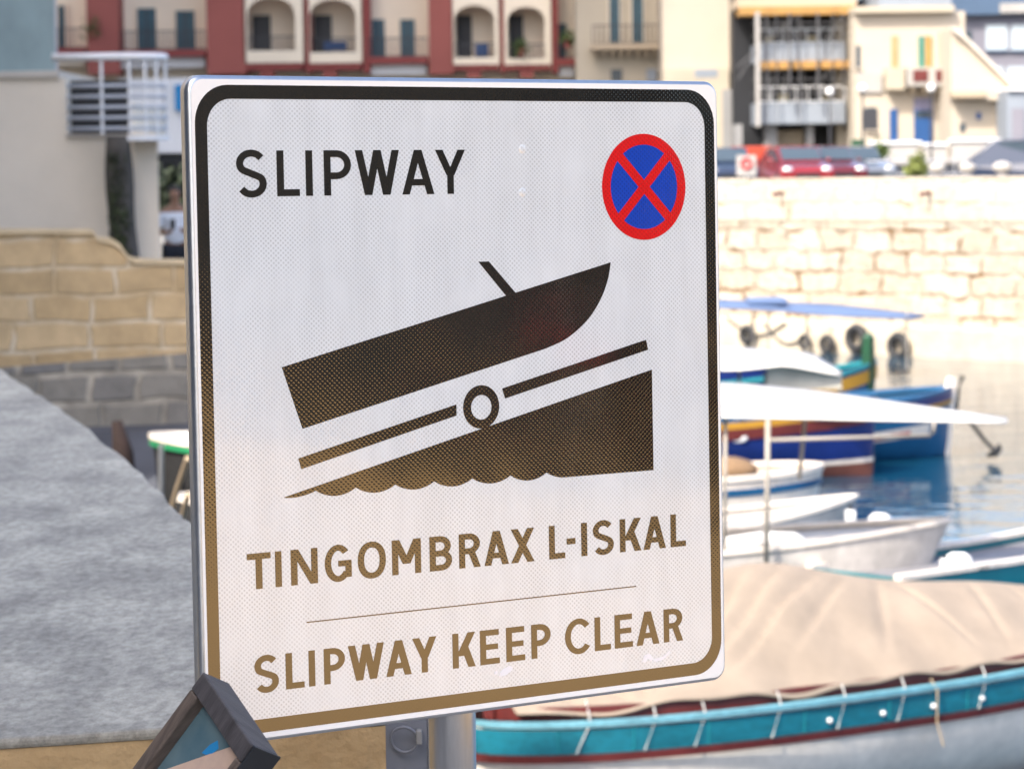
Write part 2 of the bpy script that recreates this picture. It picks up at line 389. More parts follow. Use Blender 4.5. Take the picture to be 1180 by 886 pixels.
def glyph(fl, g, x0, x1, y0, y1, sx, sy):
    W = (x1 - x0) / sx; H = (y1 - y0) / sy
    T = lambda pts: [(x0 + x * sx, y0 + y * sy) for x, y in pts]
    rect = lambda a, b, c, d: fl.poly(T([(a, b), (c, b), (c, d), (a, d)]))
    def para(xa, ya, xb, yb, dw=1.15): fl.poly(T([(xa, ya), (xa + dw, ya), (xb + dw, yb), (xb, yb)]))
    def path(pts, closed=False):
        a, b_ = stroke(fl, pts, 1, 1, closed); fl.strip(T(a), T(b_), closed)
    def bowl(ya, yb, xr, r=None):
        c = (ya + yb) / 2; ry = (yb - ya) / 2; rx = min(ry, (xr - .5) * .62) if r is None else r
        pts = [(.6, yb)] + [(xr - rx + rx * math.cos(R(a)), c + ry * math.sin(R(a))) for a in range(90, -91, -12)] + [(.6, ya)]
        path(pts)
    if g == 'I': rect(0, 0, W, H)
    elif g == '-': rect(0, H * .395, W, H * .395 + 1.05)
    elif g == 'L': rect(0, 0, 1, H); rect(.9, 0, W, 1)
    elif g == 'T': rect(0, H - 1, W, H); rect(W / 2 - .5, 0, W / 2 + .5, H - .9)
    elif g == 'E': rect(0, 0, 1, H); rect(.9, 0, W, 1); rect(.9, H - 1, W * .97, H); rect(.9, H * .5 - .45, W * .92, H * .5 + .5)
    elif g == 'N': rect(0, 0, 1, H); rect(W - 1, 0, W, H); para(W - 1.16, 0, .0, H, 1.16)
    elif g == 'M': rect(0, 0, 1, H); rect(W - 1, 0, W, H); para(W / 2 - .62, H * .30, 0, H, 1.2); para(W / 2 - .58, H * .30, W - 1.2, H, 1.2)
    elif g == 'W':
        para(W * .21, 0, 0, H, 1.1); para(W * .21 + .0, 0, W * .5 - .55, H, 1.1); para(W * .79 - 1.1, 0, W * .5 - .55, H, 1.1); para(W * .79 - 1.1, 0, W - 1.1, H, 1.1)
    elif g == 'A': para(0, 0, W / 2 - .58, H, 1.12); para(W - 1.12, 0, W / 2 - .54, H, 1.12); rect(W * .24, H * .20, W * .76, H * .20 + .95)
    elif g == 'Y': para(W / 2 - .58, H * .42, 0, H, 1.14); para(W / 2 - .56, H * .42, W - 1.14, H, 1.14); rect(W / 2 - .5, 0, W / 2 + .5, H * .46)
    elif g == 'X': para(0, 0, W - 1.2, H, 1.2); para(W - 1.2, 0, 0, H, 1.2)
    elif g == 'K': rect(0, 0, 1, H); para(.6, H * .34, W - 1.3, H, 1.25); para(W - 1.25, 0, W * .36, H * .60, 1.2)
    elif g == 'P': rect(0, 0, 1, H); bowl(H * .36 + .5, H - .5, W - .5)
    elif g == 'R': rect(0, 0, 1, H); bowl(H * .40 + .5, H - .5, W - .62); para(W - 1.15, 0, W * .42, H * .46, 1.12)
    elif g == 'B': rect(0, 0, 1, H); bowl(H * .5, H - .5, W - .68); bowl(.5, H * .5, W - .5)
    elif g == 'O':
        path([(W / 2 + (W / 2 - .5) * math.copysign(abs(math.cos(R(a))) ** .9, math.cos(R(a))), H / 2 + (H / 2 - .42) * math.copysign(abs(math.sin(R(a))) ** .9, math.sin(R(a)))) for a in range(0, 360, 8)], True)
    elif g in 'CG':
        a1 = 40 if g == 'C' else 42; a2 = 322 if g == 'C' else 345
        if g == 'C':
            rx = (W - .85) / (1 + math.cos(R(a1)))
            path([(.5 + rx + rx * math.cos(R(a)), H / 2 + (H / 2 - .42) * math.sin(R(a))) for a in range(a1, a2 + 1, 6)])
        else:
            path([(W / 2 + (W / 2 - .5) * math.cos(R(a)), H / 2 + (H / 2 - .42) * math.sin(R(a))) for a in range(a1, 325, 6)])
            rect(W * .50, H * .5 - .55, W - .02, H * .5 + .42); rect(W - .98, H * .10, W, H * .5 + .3)
    elif g == 'S':
        el = lambda a, cy: (math.cos(R(a)) * 1.0, cy + .25 * math.sin(R(a)))
        P_ = [el(a, .75) for a in (32, 60, 90, 120, 150, 180, 208)] + [(-.62, .575), (0, .5), (.62, .425)] + [el(a, .25) for a in (28, 0, -30, -60, -90, -120, -150)]
        path([(W / 2 + p.x * (W / 2 - .5), .44 + p.y * (H - .88)) for p in catmull(P_, 6)])
L1 = [('S', -427.5, -374.7), ('L', -356.8, -316.5), ('I', -305.7, -293.3), ('P', -273.1, -223.7), ('W', -216.6, -135.2), ('A', -130.3, -70.1), ('Y', -67.7, -10.7)]
L2 = [('T', -425.0, -383.1), ('I', -375.5, -363.9), ('N', -347.8, -299.6), ('G', -287.1, -238.2), ('O', -227.0, -175.0), ('M', -163.7, -109.2), ('B', -93.1, -50.3), ('R', -37.0, 5.1), ('A', 11.8, 59.6), ('X', 63.9, 110.3), ('L', 139.7, 171.9), ('-', 175.0, 193.0), ('I', 204.6, 216.9), ('S', 228.5, 271.3), ('K', 283.8, 329.0), ('A', 332.7, 380.2), ('L', 390.2, 422.7)]
L3 = [('S', -416.2, -373.4), ('L', -361.1, -327.8), ('I', -320.0, -308.3), ('P', -292.6, -254.0), ('W', -248.4, -182.1), ('A', -178.8, -131.0), ('Y', -129.3, -83.3), ('K', -53.0, -8.3), ('E', 0.1, 38.2), ('E', 51.0, 88.3), ('P', 100.7, 139.7), ('C', 168.4, 217.6), ('L', 228.7, 262.0), ('E', 269.8, 307.6), ('A', 314.9, 363.3), ('R', 372.5, 414.0)]
for ln, y0, y1, sx, sy in ((L1, 321.8, 390.8, 12.5, 10.4), (L2, -269.6, -215.2, 11.8, 9.3), (L3, -427.4, -372.2, 11.8, 9.3)):
    fl = Flat(); prev = None
    for g, a, b_ in ln:
        if prev is not None and a - prev > 18 and g != 'I' or (prev is not None and a - prev > 26):
            plane_part('lettering', fl.mb, m_black, sign, weld=0); fl = Flat()
        prev = b_
        yy0, yy1 = (y0 - .8, y1 + .8) if g in 'SOCG' else (y0, y1)
        glyph(fl, g, a, b_, yy0, yy1, sx, sy)
    plane_part('lettering', fl.mb, m_black, sign, weld=0)
fl = Flat(); fl.poly([(-322, -329.2), (316.4, -329.2), (316.4, -327.4), (-322, -327.4)]); plane_part('rule_line', fl.mb, m_black, sign)
# pictogram: boat, trailer, wheel, ramp over waves
fl = Flat()
stem = catmull([(274.5, 206.7), (268.9, 180.9), (256.0, 152.5), (235.2, 124.4), (209.6, 102.4), (177.1, 83.6), (137.9, 70.9)], 4)
fl.poly([(-355.9, 63.4)] + [(p.x, p.y) for p in stem][::1] + [(-321.4, -31.8)]) if False else fl.poly([(-321.4, -31.8)] + [(p.x, p.y) for p in reversed(stem)] + [(-355.9, 63.4)])
fl.poly([(11.0, 214.1), (31.5, 214.1), (84.5, 161.0), (66.0, 156.0)])
pict = plane_part('boat_pictogram', fl.mb, m_black, sign, weld=0)
fl = Flat(.6)
fl.poly([(-330.2, -76.6), (-36.3, -9.4), (-36.5, -27.0), (-325.3, -93.2)]); fl.poly([(52.3, 11.3), (345.0, 77.5), (349.1, 61.0), (58.0, -4.9)])
ci = [(11.2 + 35.0 * math.cos(R(a)), -15.8 + 34.4 * math.sin(R(a))) for a in range(0, 360, 8)]
co = [(11.4 + 19.8 * math.cos(R(a)), -16.4 + 19.6 * math.sin(R(a))) for a in range(0, 360, 8)]
fl.strip(ci, co, True)
plane_part('trailer_pictogram', fl.mb, m_black, sign, weld=0)
fl = Flat(.6)
cusp = [(172.3, -138.3), (137.0, -128.4), (65.7, -128.4), (-8.6, -128.2), (-81.5, -128), (-154.6, -128.0), (-227.5, -127.8), (-299.9, -127.8), (-357.4, -134.6)]
low = []
for i in range(len(cusp) - 1):
    (xa, ya), (xb, yb) = cusp[i], cusp[i + 1]
    for k in range(10):
        t = k / 10; s_ = math.sin(math.pi * t) ** .8 if i else math.sin(math.pi * t * .5 + math.pi / 2)
        if i == 0: low.append((xa + (xb - xa) * t, -138.4 + 10 * t * t))
        else: low.append((xa + (xb - xa) * t, ya + (yb - ya) * t - 10.4 * s_ * (1 if i < 7 else .35)))
low.append(cusp[-1])
top = lambda x: -134.1 + (x + 357.4) * (162.1 / 714.7)
for i in range(len(low) - 1):
    (xa, ya), (xb, yb) = low[i], low[i + 1]
    fl.mb.poly(lift([(xa, top(xa)), (xb, top(xb)), (xb, min(yb, top(xb))), (xa, ya)], .6))
fl.mb.poly(lift([(356.4, top(356.4)), (172.3, top(172.3)), (172.3, -138.4), (356.4, -138.6)], .6))
plane_part('ramp_pictogram', fl.mb, m_black, sign)
# roundel
cx, cz = 346.2, 328.7
mb = MB(); circ = lambda r: [(cx + r * math.cos(R(a)), cz + r * math.sin(R(a))) for a in range(0, 360, 5)]
mb.poly(lift(circ(84), .4)); dsc = plane_part('roundel_disc', mb, m_blue, sign)
fl = Flat(.55); fl.strip(circ(87), circ(69.3), True)
for s_ in (1, -1):
    d = Vector((1, s_)).normalized(); q = Vector((-d.y, d.x)); c = Vector((cx, cz))
    fl.poly([tuple(c + d * 72 + q * 8.2), tuple(c - d * 72 + q * 8.2), tuple(c - d * 72 - q * 8.2), tuple(c + d * 72 - q * 8.2)])
plane_part('roundel_ring_and_cross', fl.mb, m_red, sign, weld=0)
# scuffs and rivets
fl = Flat(.42)
fl.poly([(36, -450), (50, -448), (62, -442), (64, -436), (56, -434), (44, -438), (38, -444)]); plane_part('scuff_mark', fl.mb, m_scuff, sign, weld=0); fl = Flat(.42); fl.poly([(27, -446), (33, -445), (34, -440), (30, -438)]); plane_part('scuff_mark', fl.mb, m_scuff, sign, weld=0); fl = Flat(.42)
fl.poly([(326, -455), (332, -444), (342, -442), (350, -452), (345, -456), (338, -450), (333, -457)]); plane_part('scuff_mark', fl.mb, m_scuff, sign, weld=0); fl = Flat(.42); fl.poly([(349, -453), (372, -450), (388, -440), (384, -447), (370, -456), (352, -458)])
plane_part('scuff_mark', fl.mb, m_scuff, sign, weld=0)
for (u_, v_) in ((101.3, 391.5), (99.8, 322.4)):
    mb = MB(); rows = [lift([(u_ + r * math.cos(R(a)), v_ + r * math.sin(R(a))) for a in range(0, 360, 20)], h) for r, h in ((7.5, .2), (6.5, .6), (4.5, .9), (1, 1.1))]
    mb.quadgrid(rows, close_u=True); mb.poly(rows[-1]); plane_part('rivet', mb, m_white_sheet, sign, smooth=True)
mb = MB(); mb.tube([(polec.x, polec.y, GZ - .02), (polec.x, polec.y, SC.z + .47)], .038, 40); 
pole = build('pole', mb, m_galv, sign, smooth=False)
for p in pole.data.polygons: p.use_smooth = len(p.vertices) == 4
for dz in (.30, -.30):
    mb = MB(); c = SC + SV * dz
    ring = [c - SN * .022 + SU * x + SN * y for x, y in ((-.30, 0), (.30, 0), (.30, -.016), (-.30, -.016))]
    mb.prism(ring, SV * .04); br = build('bracket', mb, m_alu, sign)
    mb = MB(); mb.torus(Vector((polec.x, polec.y, c.z + .02)), (0, 0, 1), .042, .005); build('clamp', mb, m_galv, br)

# ------------------------------------------------------------------ parapet beside the sign
PZ = 3.48
redge0 = [atz(x, y, PZ) for x, y in ((-60, 392), (-20, 414), (0, 426), (30, 445), (60, 465), (100, 494), (140, 527), (175, 559), (200, 583), (214, 599), (262, 652), (340, 735), (400, 795))]
redge = []
for a, b_ in zip(redge0, redge0[1:]):
    for k in range(5): redge.append(a.lerp(b_, k / 5) + Vector((random.uniform(-1, 1), random.uniform(-1, 1), 0)) * .010)
redge.append(redge0[-1])
near_r = atz(444, 823, PZ); near_l = atz(0, 849, PZ)
dl = (near_l - near_r).normalized()
outl = redge + [near_r, *[near_r + dl * (.12 * k) + Vector((0, random.uniform(-.006, .006), 0)) for k in range(1, 12)], near_r + dl * 4.5, Vector((redge[0].x - 4.0, redge[0].y, PZ))]
par = thing('parapet_wall', (near_r.x - 1, near_r.y + .2, GZ), 'broad low parapet with streaky grey rendered top and tan limestone front, running back on the left of the sign', 'wall')
mb = MB(); mb.prism([(p.x, p.y, PZ - .022) for p in outl], (0, 0, -3.7)); build('wall_body', mb, m_tan, par)
ctr_ = sum((Vector(p) for p in outl), Vector()) / len(outl)
cop = []
for i, p in enumerate(outl):
    a = outl[i - 1]; b_ = outl[(i + 1) % len(outl)]; t = (b_ - a).normalized(); q = Vector((t.y, -t.x, 0))
    if (p - ctr_).dot(q) < 0: q = -q
    cop.append(p + q * .006)
mb = MB(); mb.prism([(p.x, p.y, PZ) for p in cop], (0, 0, -.022)); build('rendered_top', mb, m_conc, par, bevel=.008)

# grey post with a ring, behind the sign pole
a = at(443, 880, 6.05); b_ = at(494, 880, 6.05)
post = thing('mooring_post', ((a.x + b_.x) / 2, 6.1, GZ), 'blue grey steel post with round ring, between tan wall end and sign pole', 'post')
m_post = mat('blue_grey_steel_paint', (.17, .185, .225), .5, var=.12, scale=5)
mb = MB(); mb.box(a.x, b_.x, 6.05, 6.14, GZ - .3, 3.62); build('shaft', mb, m_post, post, bevel=.004)
mb = MB(); c = at(466, 852, 6.035); mb.torus(c, (0.15, 1, 0.2), .027, .0032); rg = build('ring', mb, m_post, post, smooth=True)
mb = MB(); c2 = at(483, 849, 6.03); mb.box(c2.x - .006, c2.x + .006, 6.02, 6.05, c2.z - .014, c2.z + .014); build('ring_bracket', mb, m_slab, post, bevel=.002)
mb = MB(); mb.box(b_.x + .0005, b_.x + .004, 6.046, 6.142, GZ - .3, 3.6); build('edge_strip', mb, m_alu, post)

# small tilted glazed frame in the lower left corner
def camvec(x, y, d): return rt * x + up * y + fw * d
ang = lambda a_, r_, d: camvec(r_ * math.cos(R(a_)), r_ * math.sin(R(a_)), d)
E1 = ang(-47.1, .66, -.751).normalized(); E2 = ang(-126.7, .987, .158); E2 = (E2 - E1 * E2.dot(E1)).normalized(); E3 = E1.cross(E2)
if E3.dot(fw) < 0: E3 = -E3
AP = at(233.5, 773, 4.33); LW, LL, TH = .186, .34, .052
pbase = AP + E1 * LW / 2 + E2 * LL * .6
disp = thing('display_panel', (pbase.x, pbase.y, GZ), 'tilted dark wooden frame with painted reflection for glass, overlapping the lower left sign corner', 'display panel')
def bx3(mb, a0, a1, b0, b1, c0, c1):
    o = len(mb.v)
    mb.v += [tuple(AP + E1 * x + E2 * y + E3 * z) for z in (c0, c1) for x, y in ((a0, b0), (a1, b0), (a1, b1), (a0, b1))]
    mb.f += [tuple(o + i for i in q) for q in ((0, 3, 2, 1), (4, 5, 6, 7), (0, 1, 5, 4), (1, 2, 6, 5), (2, 3, 7, 6), (3, 0, 4, 7))]
fwid = .031
mb = MB(); bx3(mb, 0.001, LW - .001, 0, fwid, 0, TH); build('top_rail', mb, m_darkwood, disp, bevel=.0025)
mb = MB(); bx3(mb, 0, .024, fwid + .0005, LL, .001, TH); build('side_rail', mb, m_brownwood, disp, bevel=.0025)
mb = MB(); bx3(mb, LW - .016, LW, fwid + .0005, LL, .001, TH); build('side_rail', mb, m_brownwood, disp, bevel=.0025)
mb = MB(); bx3(mb, LW + .0005, LW + .004, -.001, LL, .002, TH + .001); build('outer_edging', mb, m_blackmat, disp, bevel=.001)
mb = MB(); bx3(mb, 0.026, LW - .018, LL - fwid, LL - .001, .001, TH); build('bottom_rail', mb, m_darkwood, disp, bevel=.0025)
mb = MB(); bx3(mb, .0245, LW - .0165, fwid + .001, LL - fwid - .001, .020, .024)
m_refl = bpy.data.materials.new('painted_reflection'); m_refl.use_nodes = True  # reflection in the pane put into colour: teal, tan and blue areas
n_, l_ = nt(m_refl); b0 = n_['Principled BSDF']; b0.inputs['Roughness'].default_value = .08; b0.inputs['Coat Weight'].default_value = .6
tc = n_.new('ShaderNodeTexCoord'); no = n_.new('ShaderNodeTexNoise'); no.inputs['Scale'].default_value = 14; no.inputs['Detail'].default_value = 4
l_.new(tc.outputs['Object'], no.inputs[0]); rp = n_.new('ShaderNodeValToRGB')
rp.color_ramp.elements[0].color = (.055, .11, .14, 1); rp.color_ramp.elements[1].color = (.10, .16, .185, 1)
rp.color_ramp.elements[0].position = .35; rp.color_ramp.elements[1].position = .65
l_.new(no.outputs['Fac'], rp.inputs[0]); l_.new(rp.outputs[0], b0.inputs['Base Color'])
refl = build('reflection_pane', mb, m_refl, disp)
m_refl2 = mat('reflection_tan', (.62, .46, .34), .1, c2=(.42, .32, .27), scale=9, coat=.6, stretch=(1, 1, 1))
m_refl3 = mat('reflection_blue', (.02, .20, .45), .1, coat=.6)
P3 = lambda x, y, z: AP + E1 * x + E2 * y + E3 * z
mb = MB(); mb.prism([P3(.131, .034, .0195), P3(LW - .0175, .034, .0195), P3(LW - .0175, LL - fwid - .002, .0195), P3(.026, LL - fwid - .002, .0195), P3(.026, .163, .0195)], E3 * .0004); build('pale_area', mb, m_refl2, refl)
mb = MB(); mb.prism([P3(.096, .050, .0193), P3(.108, .056, .0193), P3(.104, .068, .0193), P3(.094, .078, .0193), P3(.084, .082, .0193), P3(.088, .064, .0193)], E3 * .0004); build('blue_area', mb, m_refl3, refl)
mb = MB(); mb.tube([pbase + E3 * .06 + Vector((0, .01, 0)), Vector((pbase.x + .02, pbase.y + .06, pbase.z - .12)), Vector((pbase.x + .02, pbase.y + .06, GZ))], .025, 12); build('post', mb, m_blackmat, disp)

# ------------------------------------------------------------------ ground, water
mb = MB(); mb.prism([(-70, -60, GZ), (70, -60, GZ), (70, 6.3, GZ), (near_r.x + .3, 6.3, GZ), (near_r.x - .05, near_r.y - .02, GZ), (-70, near_r.y - .02, GZ)], (0, 0, -4))
tag(build('quayside', mb, mat('grey_quay_concrete', (.30, .285, .26), .9, var=.25, scale=1.2)), kind='structure')
mb = MB(); mb.poly([(2.4, -60, GZ + .004), (70, -60, GZ + .004), (70, 6.2, GZ + .004), (2.4, 6.2, GZ + .004)]); tag(build('sunlit_pavement', mb, m_pave), kind='structure')
m_water = bpy.data.materials.new('harbour_water'); m_water.use_nodes = True
n_, l_ = nt(m_water); b0 = n_['Principled BSDF']
b0.inputs['Base Color'].default_value = (.005, .045, .085, 1); b0.inputs['Roughness'].default_value = .03; b0.inputs['IOR'].default_value = 1.36
tc = n_.new('ShaderNodeTexCoord'); mp = n_.new('ShaderNodeMapping'); mp.inputs['Scale'].default_value = (.55, 1.0, 1); l_.new(tc.outputs['Object'], mp.inputs[0])
na = n_.new('ShaderNodeTexNoise'); na.inputs['Scale'].default_value = 1.1; na.inputs['Detail'].default_value = 3; l_.new(mp.outputs[0], na.inputs[0])
bp = n_.new('ShaderNodeBump'); bp.inputs['Distance'].default_value = .035; l_.new(na.outputs['Fac'], bp.inputs['Height']); l_.new(bp.outputs[0], b0.inputs['Normal'])
mb = MB(); mb.poly([(-120, 4, 0), (120, 4, 0), (120, 120, 0), (-120, 120, 0)])
tag(build('harbour_water', mb, m_water), kind='structure')

# far quay: ledge and ashlar wall
Q0, Q1 = Vector((-27.8, 117, 0)), Vector((38.3, 38.6, 0))
qd = (Q1 - Q0).normalized(); qn = Vector((qd.y, -qd.x, 0)); qn = qn if qn.y < 0 else -qn
qrz = math.atan2(qd.y, qd.x)
Lq = (Q1 - Q0).length
fq = thing('quay_wall', Q0, 'long pale limestone harbour wall of large blocks with a lower ledge, in full sun across the water', 'wall', qrz)
mb = MB(); mb.box(0, Lq, 0, 1.3, -1.5, .72); build('ledge', mb, m_ledge, fq, world=False, bevel=.05)
mb = MB(); mb.box(0, Lq, 1.3, 2.6, -1.5, 3.2); build('wall_body', mb, m_quay, fq, world=False)
mb = MB(); mb.box(0, Lq, 1.26, 2.7, 3.2, 4.28); build('upper_wall', mb, stone('worn_quay_ashlar', (.53, .475, .39), (.46, .405, .32), 1.3, .54, .05, (.34, .22, .11), bump=.1, wob=.5, fade=(.52, .72)), fq, world=False, bevel=.03)
for s_ in (Lq * .575, Lq * .61):
    pass
def on_quay(px, py, out=0.0):
    """point on the front plane of the ledge"""
    d = ray(px, py); n3 = -qn
    k = ((Q0 + qn * out) - Vector((0, 0, EYE))).dot(n3) / d.dot(n3)
    return Vector((0, 0, EYE)) + d * k
tyres = []
for i, (px, py, rr, lb) in enumerate(((861, 386, .26, 'tyre fender with ropes on the far ledge, next to the sign edge'), (927, 394, .20, 'half sunk tyre fender on the far ledge, left of the paired tyres'), (953, 397, .25, 'tyre fender low on the far ledge, between the half sunk tyre and the green post'),
                                      (987, 390, .36, 'large tyre fender hanging right behind the green post'), (1035, 399, .34, 'large black tyre fender on the far ledge, right of the green post'))):
    p = on_quay(px, py, .16)
    t = thing('tyre_fender', p, lb, 'tyre', qrz, 'tyre fenders hung along the far quay')
    mb = MB(); mb.torus((0, 0, 0), (0, 1, 0), rr * .72, rr * .30, 20, 8); build('tyre', mb, m_rubber, t, world=False, smooth=True)
    mb = MB(); mb.torus((0, -.02, 0), (0, 1, 0), rr * .60, rr * .12, 20, 6); build('rim_edge', mb, m_greybar, t, world=False, smooth=True)
    mb = MB(); mb.tube([(0, 0, rr * .7), (.03, .05, rr * 1.4), (.05, .3, max(.2, .74 - p.z))], .018, 6); build('hanging_rope', mb, m_rope, t, world=False)
for pxs, lb in (((838, 366, 905, 372), 'slack dark mooring line looped along the far ledge'), ((880, 372, 930, 385), 'shorter dark mooring line hanging from the far ledge')):
    a = on_quay(pxs[0], pxs[1], .05); b_ = on_quay(pxs[2], pxs[3], .05); pts = [a.lerp(b_, k / 10) - Vector((0, 0, .38 * math.sin(math.pi * k / 10))) for k in range(11)]
    mb = MB(); mb.tube(pts, .025, 6); tag(build('mooring_line', mb, m_rubber), lb, 'rope', 'mooring lines on the far quay')
# road and land behind the wall
mb = MB(); w0 = Q0 - qn * 2.62; w1 = Q1 - qn * 2.62
mb.prism([(w0.x, w0.y, 3.8), (w1.x, w1.y, 3.8), (400, 40, 3.8), (400, 700, 3.8), (-400, 700, 3.8), (-400, 117, 3.8)], (0, 0, -4))
tag(build('road', mb, m_asphalt), kind='structure')

# ------------------------------------------------------------------ boats
class Hull:
    def __init__(s, L, B, zm=.75, zb=1.2, zs=1.0, zk=-.35, n=2.6, m=.72, transom=0.0, rb=.25, rs=.1):
        s.__dict__.update(locals())
    def b(s, t):
        u = 2 * t - 1
        if u > 0 or not s.transom: return s.B / 2 * max(0, 1 - abs(u) ** s.n) ** s.m
        return s.B / 2 * (1 - (1 - s.transom) * abs(u) ** 2)
    def z(s, t):
        if t > .45: return s.zm + (s.zb - s.zm) * ((t - .45) / .55) ** 2.2
        return s.zm + (s.zs - s.zm) * ((.45 - t) / .45) ** 2.2
    def pt(s, t, d, side, off=0):
        zs = s.z(t); q = max(0.0, min(1, d / (zs - s.zk))); b = s.b(t) * max(0, 1 - q ** 2.6) ** .62
        z = zs - d; u = 2 * t - 1
        rk = s.rb * (z - .3) * max(0, u) ** 6 - s.rs * (z - .3) * max(0, -u) ** 6
        e = off if b > .02 else 0
        x = s.L * (t - .5) + rk + off * (max(0, u) ** 10 - max(0, -u) ** 10)
        return (x, side * (b + e), z)
    def band(s, d0, d1, off=0.0, nt_=40, nd=5, t0=0.0, t1=1.0, both=True, frac=False):
        mb = MB()
        ts = [t0 + (t1 - t0) * (.5 - .5 * math.cos(math.pi * i / nt_)) for i in range(nt_ + 1)]
        for side in ((-1, 1) if both else (-1,)):
            rows = []
            for t in ts:
                dep = s.z(t) - s.zk
                rows.append([s.pt(t, (d0 + (d1 - d0) * k / nd) * (dep if frac else 1), side, off) for k in range(nd + 1)])
            mb.quadgrid(rows)
        return mb
    def shell(s): 
        mb = s.band(0, .999, 0, 48, 10, frac=True)
        if s.transom:
            mb.poly([s.pt(0, (s.z(0) - s.zk) * k / 10, -1) for k in range(11)] + [s.pt(0, (s.z(0) - s.zk) * k / 10, 1) for k in range(10, -1, -1)])
        return mb
    def rail(s, w=.05, h=.04, drop=0.0, off=.0, t0=0, t1=1):
        mb = MB(); n_ = 44
        ts = [t0 + (t1 - t0) * (.5 - .5 * math.cos(math.pi * i / n_)) for i in range(n_ + 1)]
        for side in (-1, 1):
            rows = []
            for t in ts:
                x, y, z = s.pt(t, drop, side, off); yo = side * (abs(y) + w * .4); yi = side * max(abs(y) - w * .6, 0)
                rows.append([(x, yo, z - h * .5), (x, yo, z + h * .5), (x, yi, z + h * .5), (x, yi, z - h * .5)])
            mb.quadgrid(rows, close_u=True); mb.poly(rows[0]); mb.poly(rows[-1])
        return mb
    def deck(s, d, t0=.03, t1=.97):
        mb = MB(); rows = []
        for i in range(31):
            t = t0 + (t1 - t0) * i / 30; x, y, z = s.pt(t, d, 1); rows.append([(x, -y * .985, z), (x, 0, z + .02), (x, y * .985, z)])
        mb.quadgrid(rows); return mb
def boat_root(px, Y, rz, label, anchor_x=0.0, name='moored_boat', group=None):
    """origin so that the hull point at local x=anchor_x sits under picture column px at depth Y"""
    p = at(px, 500, Y)
    return thing(name, (p.x - anchor_x * math.cos(rz), Y - anchor_x * math.sin(rz), 0), label, 'boat', rz)
def bb(name, mb, m, root, **k): return build(name, mb, m, root, world=False, **k)

# 1 covered boat in front
h = Hull(6.7, 2.25, .80, 1.05, .74, -.35, n=2.9, m=.62, rb=.15, rs=.02)
b1 = boat_root(545, 20.7, R(34), 'open wooden boat with turquoise strake under a laced beige canvas cover, nearest in the water', -3.35)
bb('hull', h.shell(), m_hullwhite, b1, smooth=True)
bb('strake', h.band(.035, .205, .022, nd=3), m_teal, b1, smooth=True)
bb('rubbing_strake', h.band(.205, .262, .040, nd=2), m_maroon, b1, smooth=True)
bb('gunwale_rail', h.rail(.075, .036, 0, .012), m_rail_highlight, b1)  # pale blue puts the highlight above the strake into colour
bb('inner_coaming', h.rail(.05, .09, -.055, -.10), m_maroon, b1)
bb('inside', h.deck(.16), m_maroon, b1)
mb = MB()
for i, t in enumerate((.05, .115, .19, .30, .41, .52, .64, .77)):
    x, y, z = h.pt(t, .035, -1, .024); x2, y2, z2 = h.pt(t, .20, -1, .026)
    sm_ = MB(); sm_.tube([(x, y, z), (x2, y2, z2)], .006, 5); bb('strake_seam', sm_, m_tealdark, b1)
for i in range(8):
    t = .33 + .07 * i; x, y, z = h.pt(t, .135, -1, .024); sm_ = MB(); sm_.ball((x, y - .008, z), .021, 8, 5); bb('bolt', sm_, m_whitepaint, b1, smooth=True)
# cover: a tent over a ridge, pulled down to the coaming
def ridge(s_): # s_ metres from left tip
    pts = [(0.15, .93), (.7, 1.02), (1.3, 1.38), (1.9, 1.60), (2.5, 1.63), (3.3, 1.50), (4.2, 1.34), (5.2, 1.24), (6.0, 1.20), (6.6, 1.12)]
    for (a_, za), (b2, zb_) in zip(pts, pts[1:]):
        if s_ <= b2: 
            k = max(0, (s_ - a_) / (b2 - a_)); return za + (zb_ - za) * k
    return pts[-1][1]
rows = []; NS, NW = 260, 60
for i in range(NS + 1):
    s_ = .16 + 6.3 * i / NS; t = s_ / 6.7; row = []
    x, y, z = h.pt(t, 0, 1); bw = max(.05, y - .05); ez = z + .075 + .03 * math.sin(s_ * 7.0) * math.sin(s_ * 2.3)
    for j in range(NW + 1):
        w = -1 + 2 * j / NW; a_ = abs(w)
        rz_ = sum(ridge(s_ + d_) for d_ in (-.22, -.1, 0, .1, .22)) / 5
        zz = ez + (rz_ - ez) * (1 - a_ ** 1.25)
        fold = 0
        for (sx_, k_, wd, am) in ((2.0, -1.7, .034, .075), (2.3, -2.0, .03, .07), (2.62, -2.1, .036, .075), (2.95, -1.8, .035, .05), (1.5, -.9, .04, .085), (1.15, -.4, .035, .08), (.8, .1, .04, .07), (.5, .2, .03, .05), (3.4, -.9, .05, .035), (3.75, .1, .032, .045), (4.4, -.5, .04, .03), (4.9, .05, .035, .035), (5.5, -.4, .05, .025)):
            dd = s_ - (sx_ + k_ * (a_ - .25) * .9); fold += am * math.exp(-(dd / wd) ** 2) * math.sin(math.pi * min(1, a_ * 1.15)) ** .8
        fold += .012 * math.sin(s_ * 9 + 6 * a_) * a_ * (1 - a_) * 4
        row.append((x, w * bw + (-.6 if w < 0 else .6) * fold, zz - fold * .9 + .02 * math.sin(s_ * 3.1 + 4 * a_)))
    rows.append(row)
mb = MB(); mb.quadgrid(rows); cov = bb('canvas_cover', mb, m_canvas, b1, smooth=True)
sd = cov.modifiers.new('thickness', 'SOLIDIFY'); sd.thickness = .006
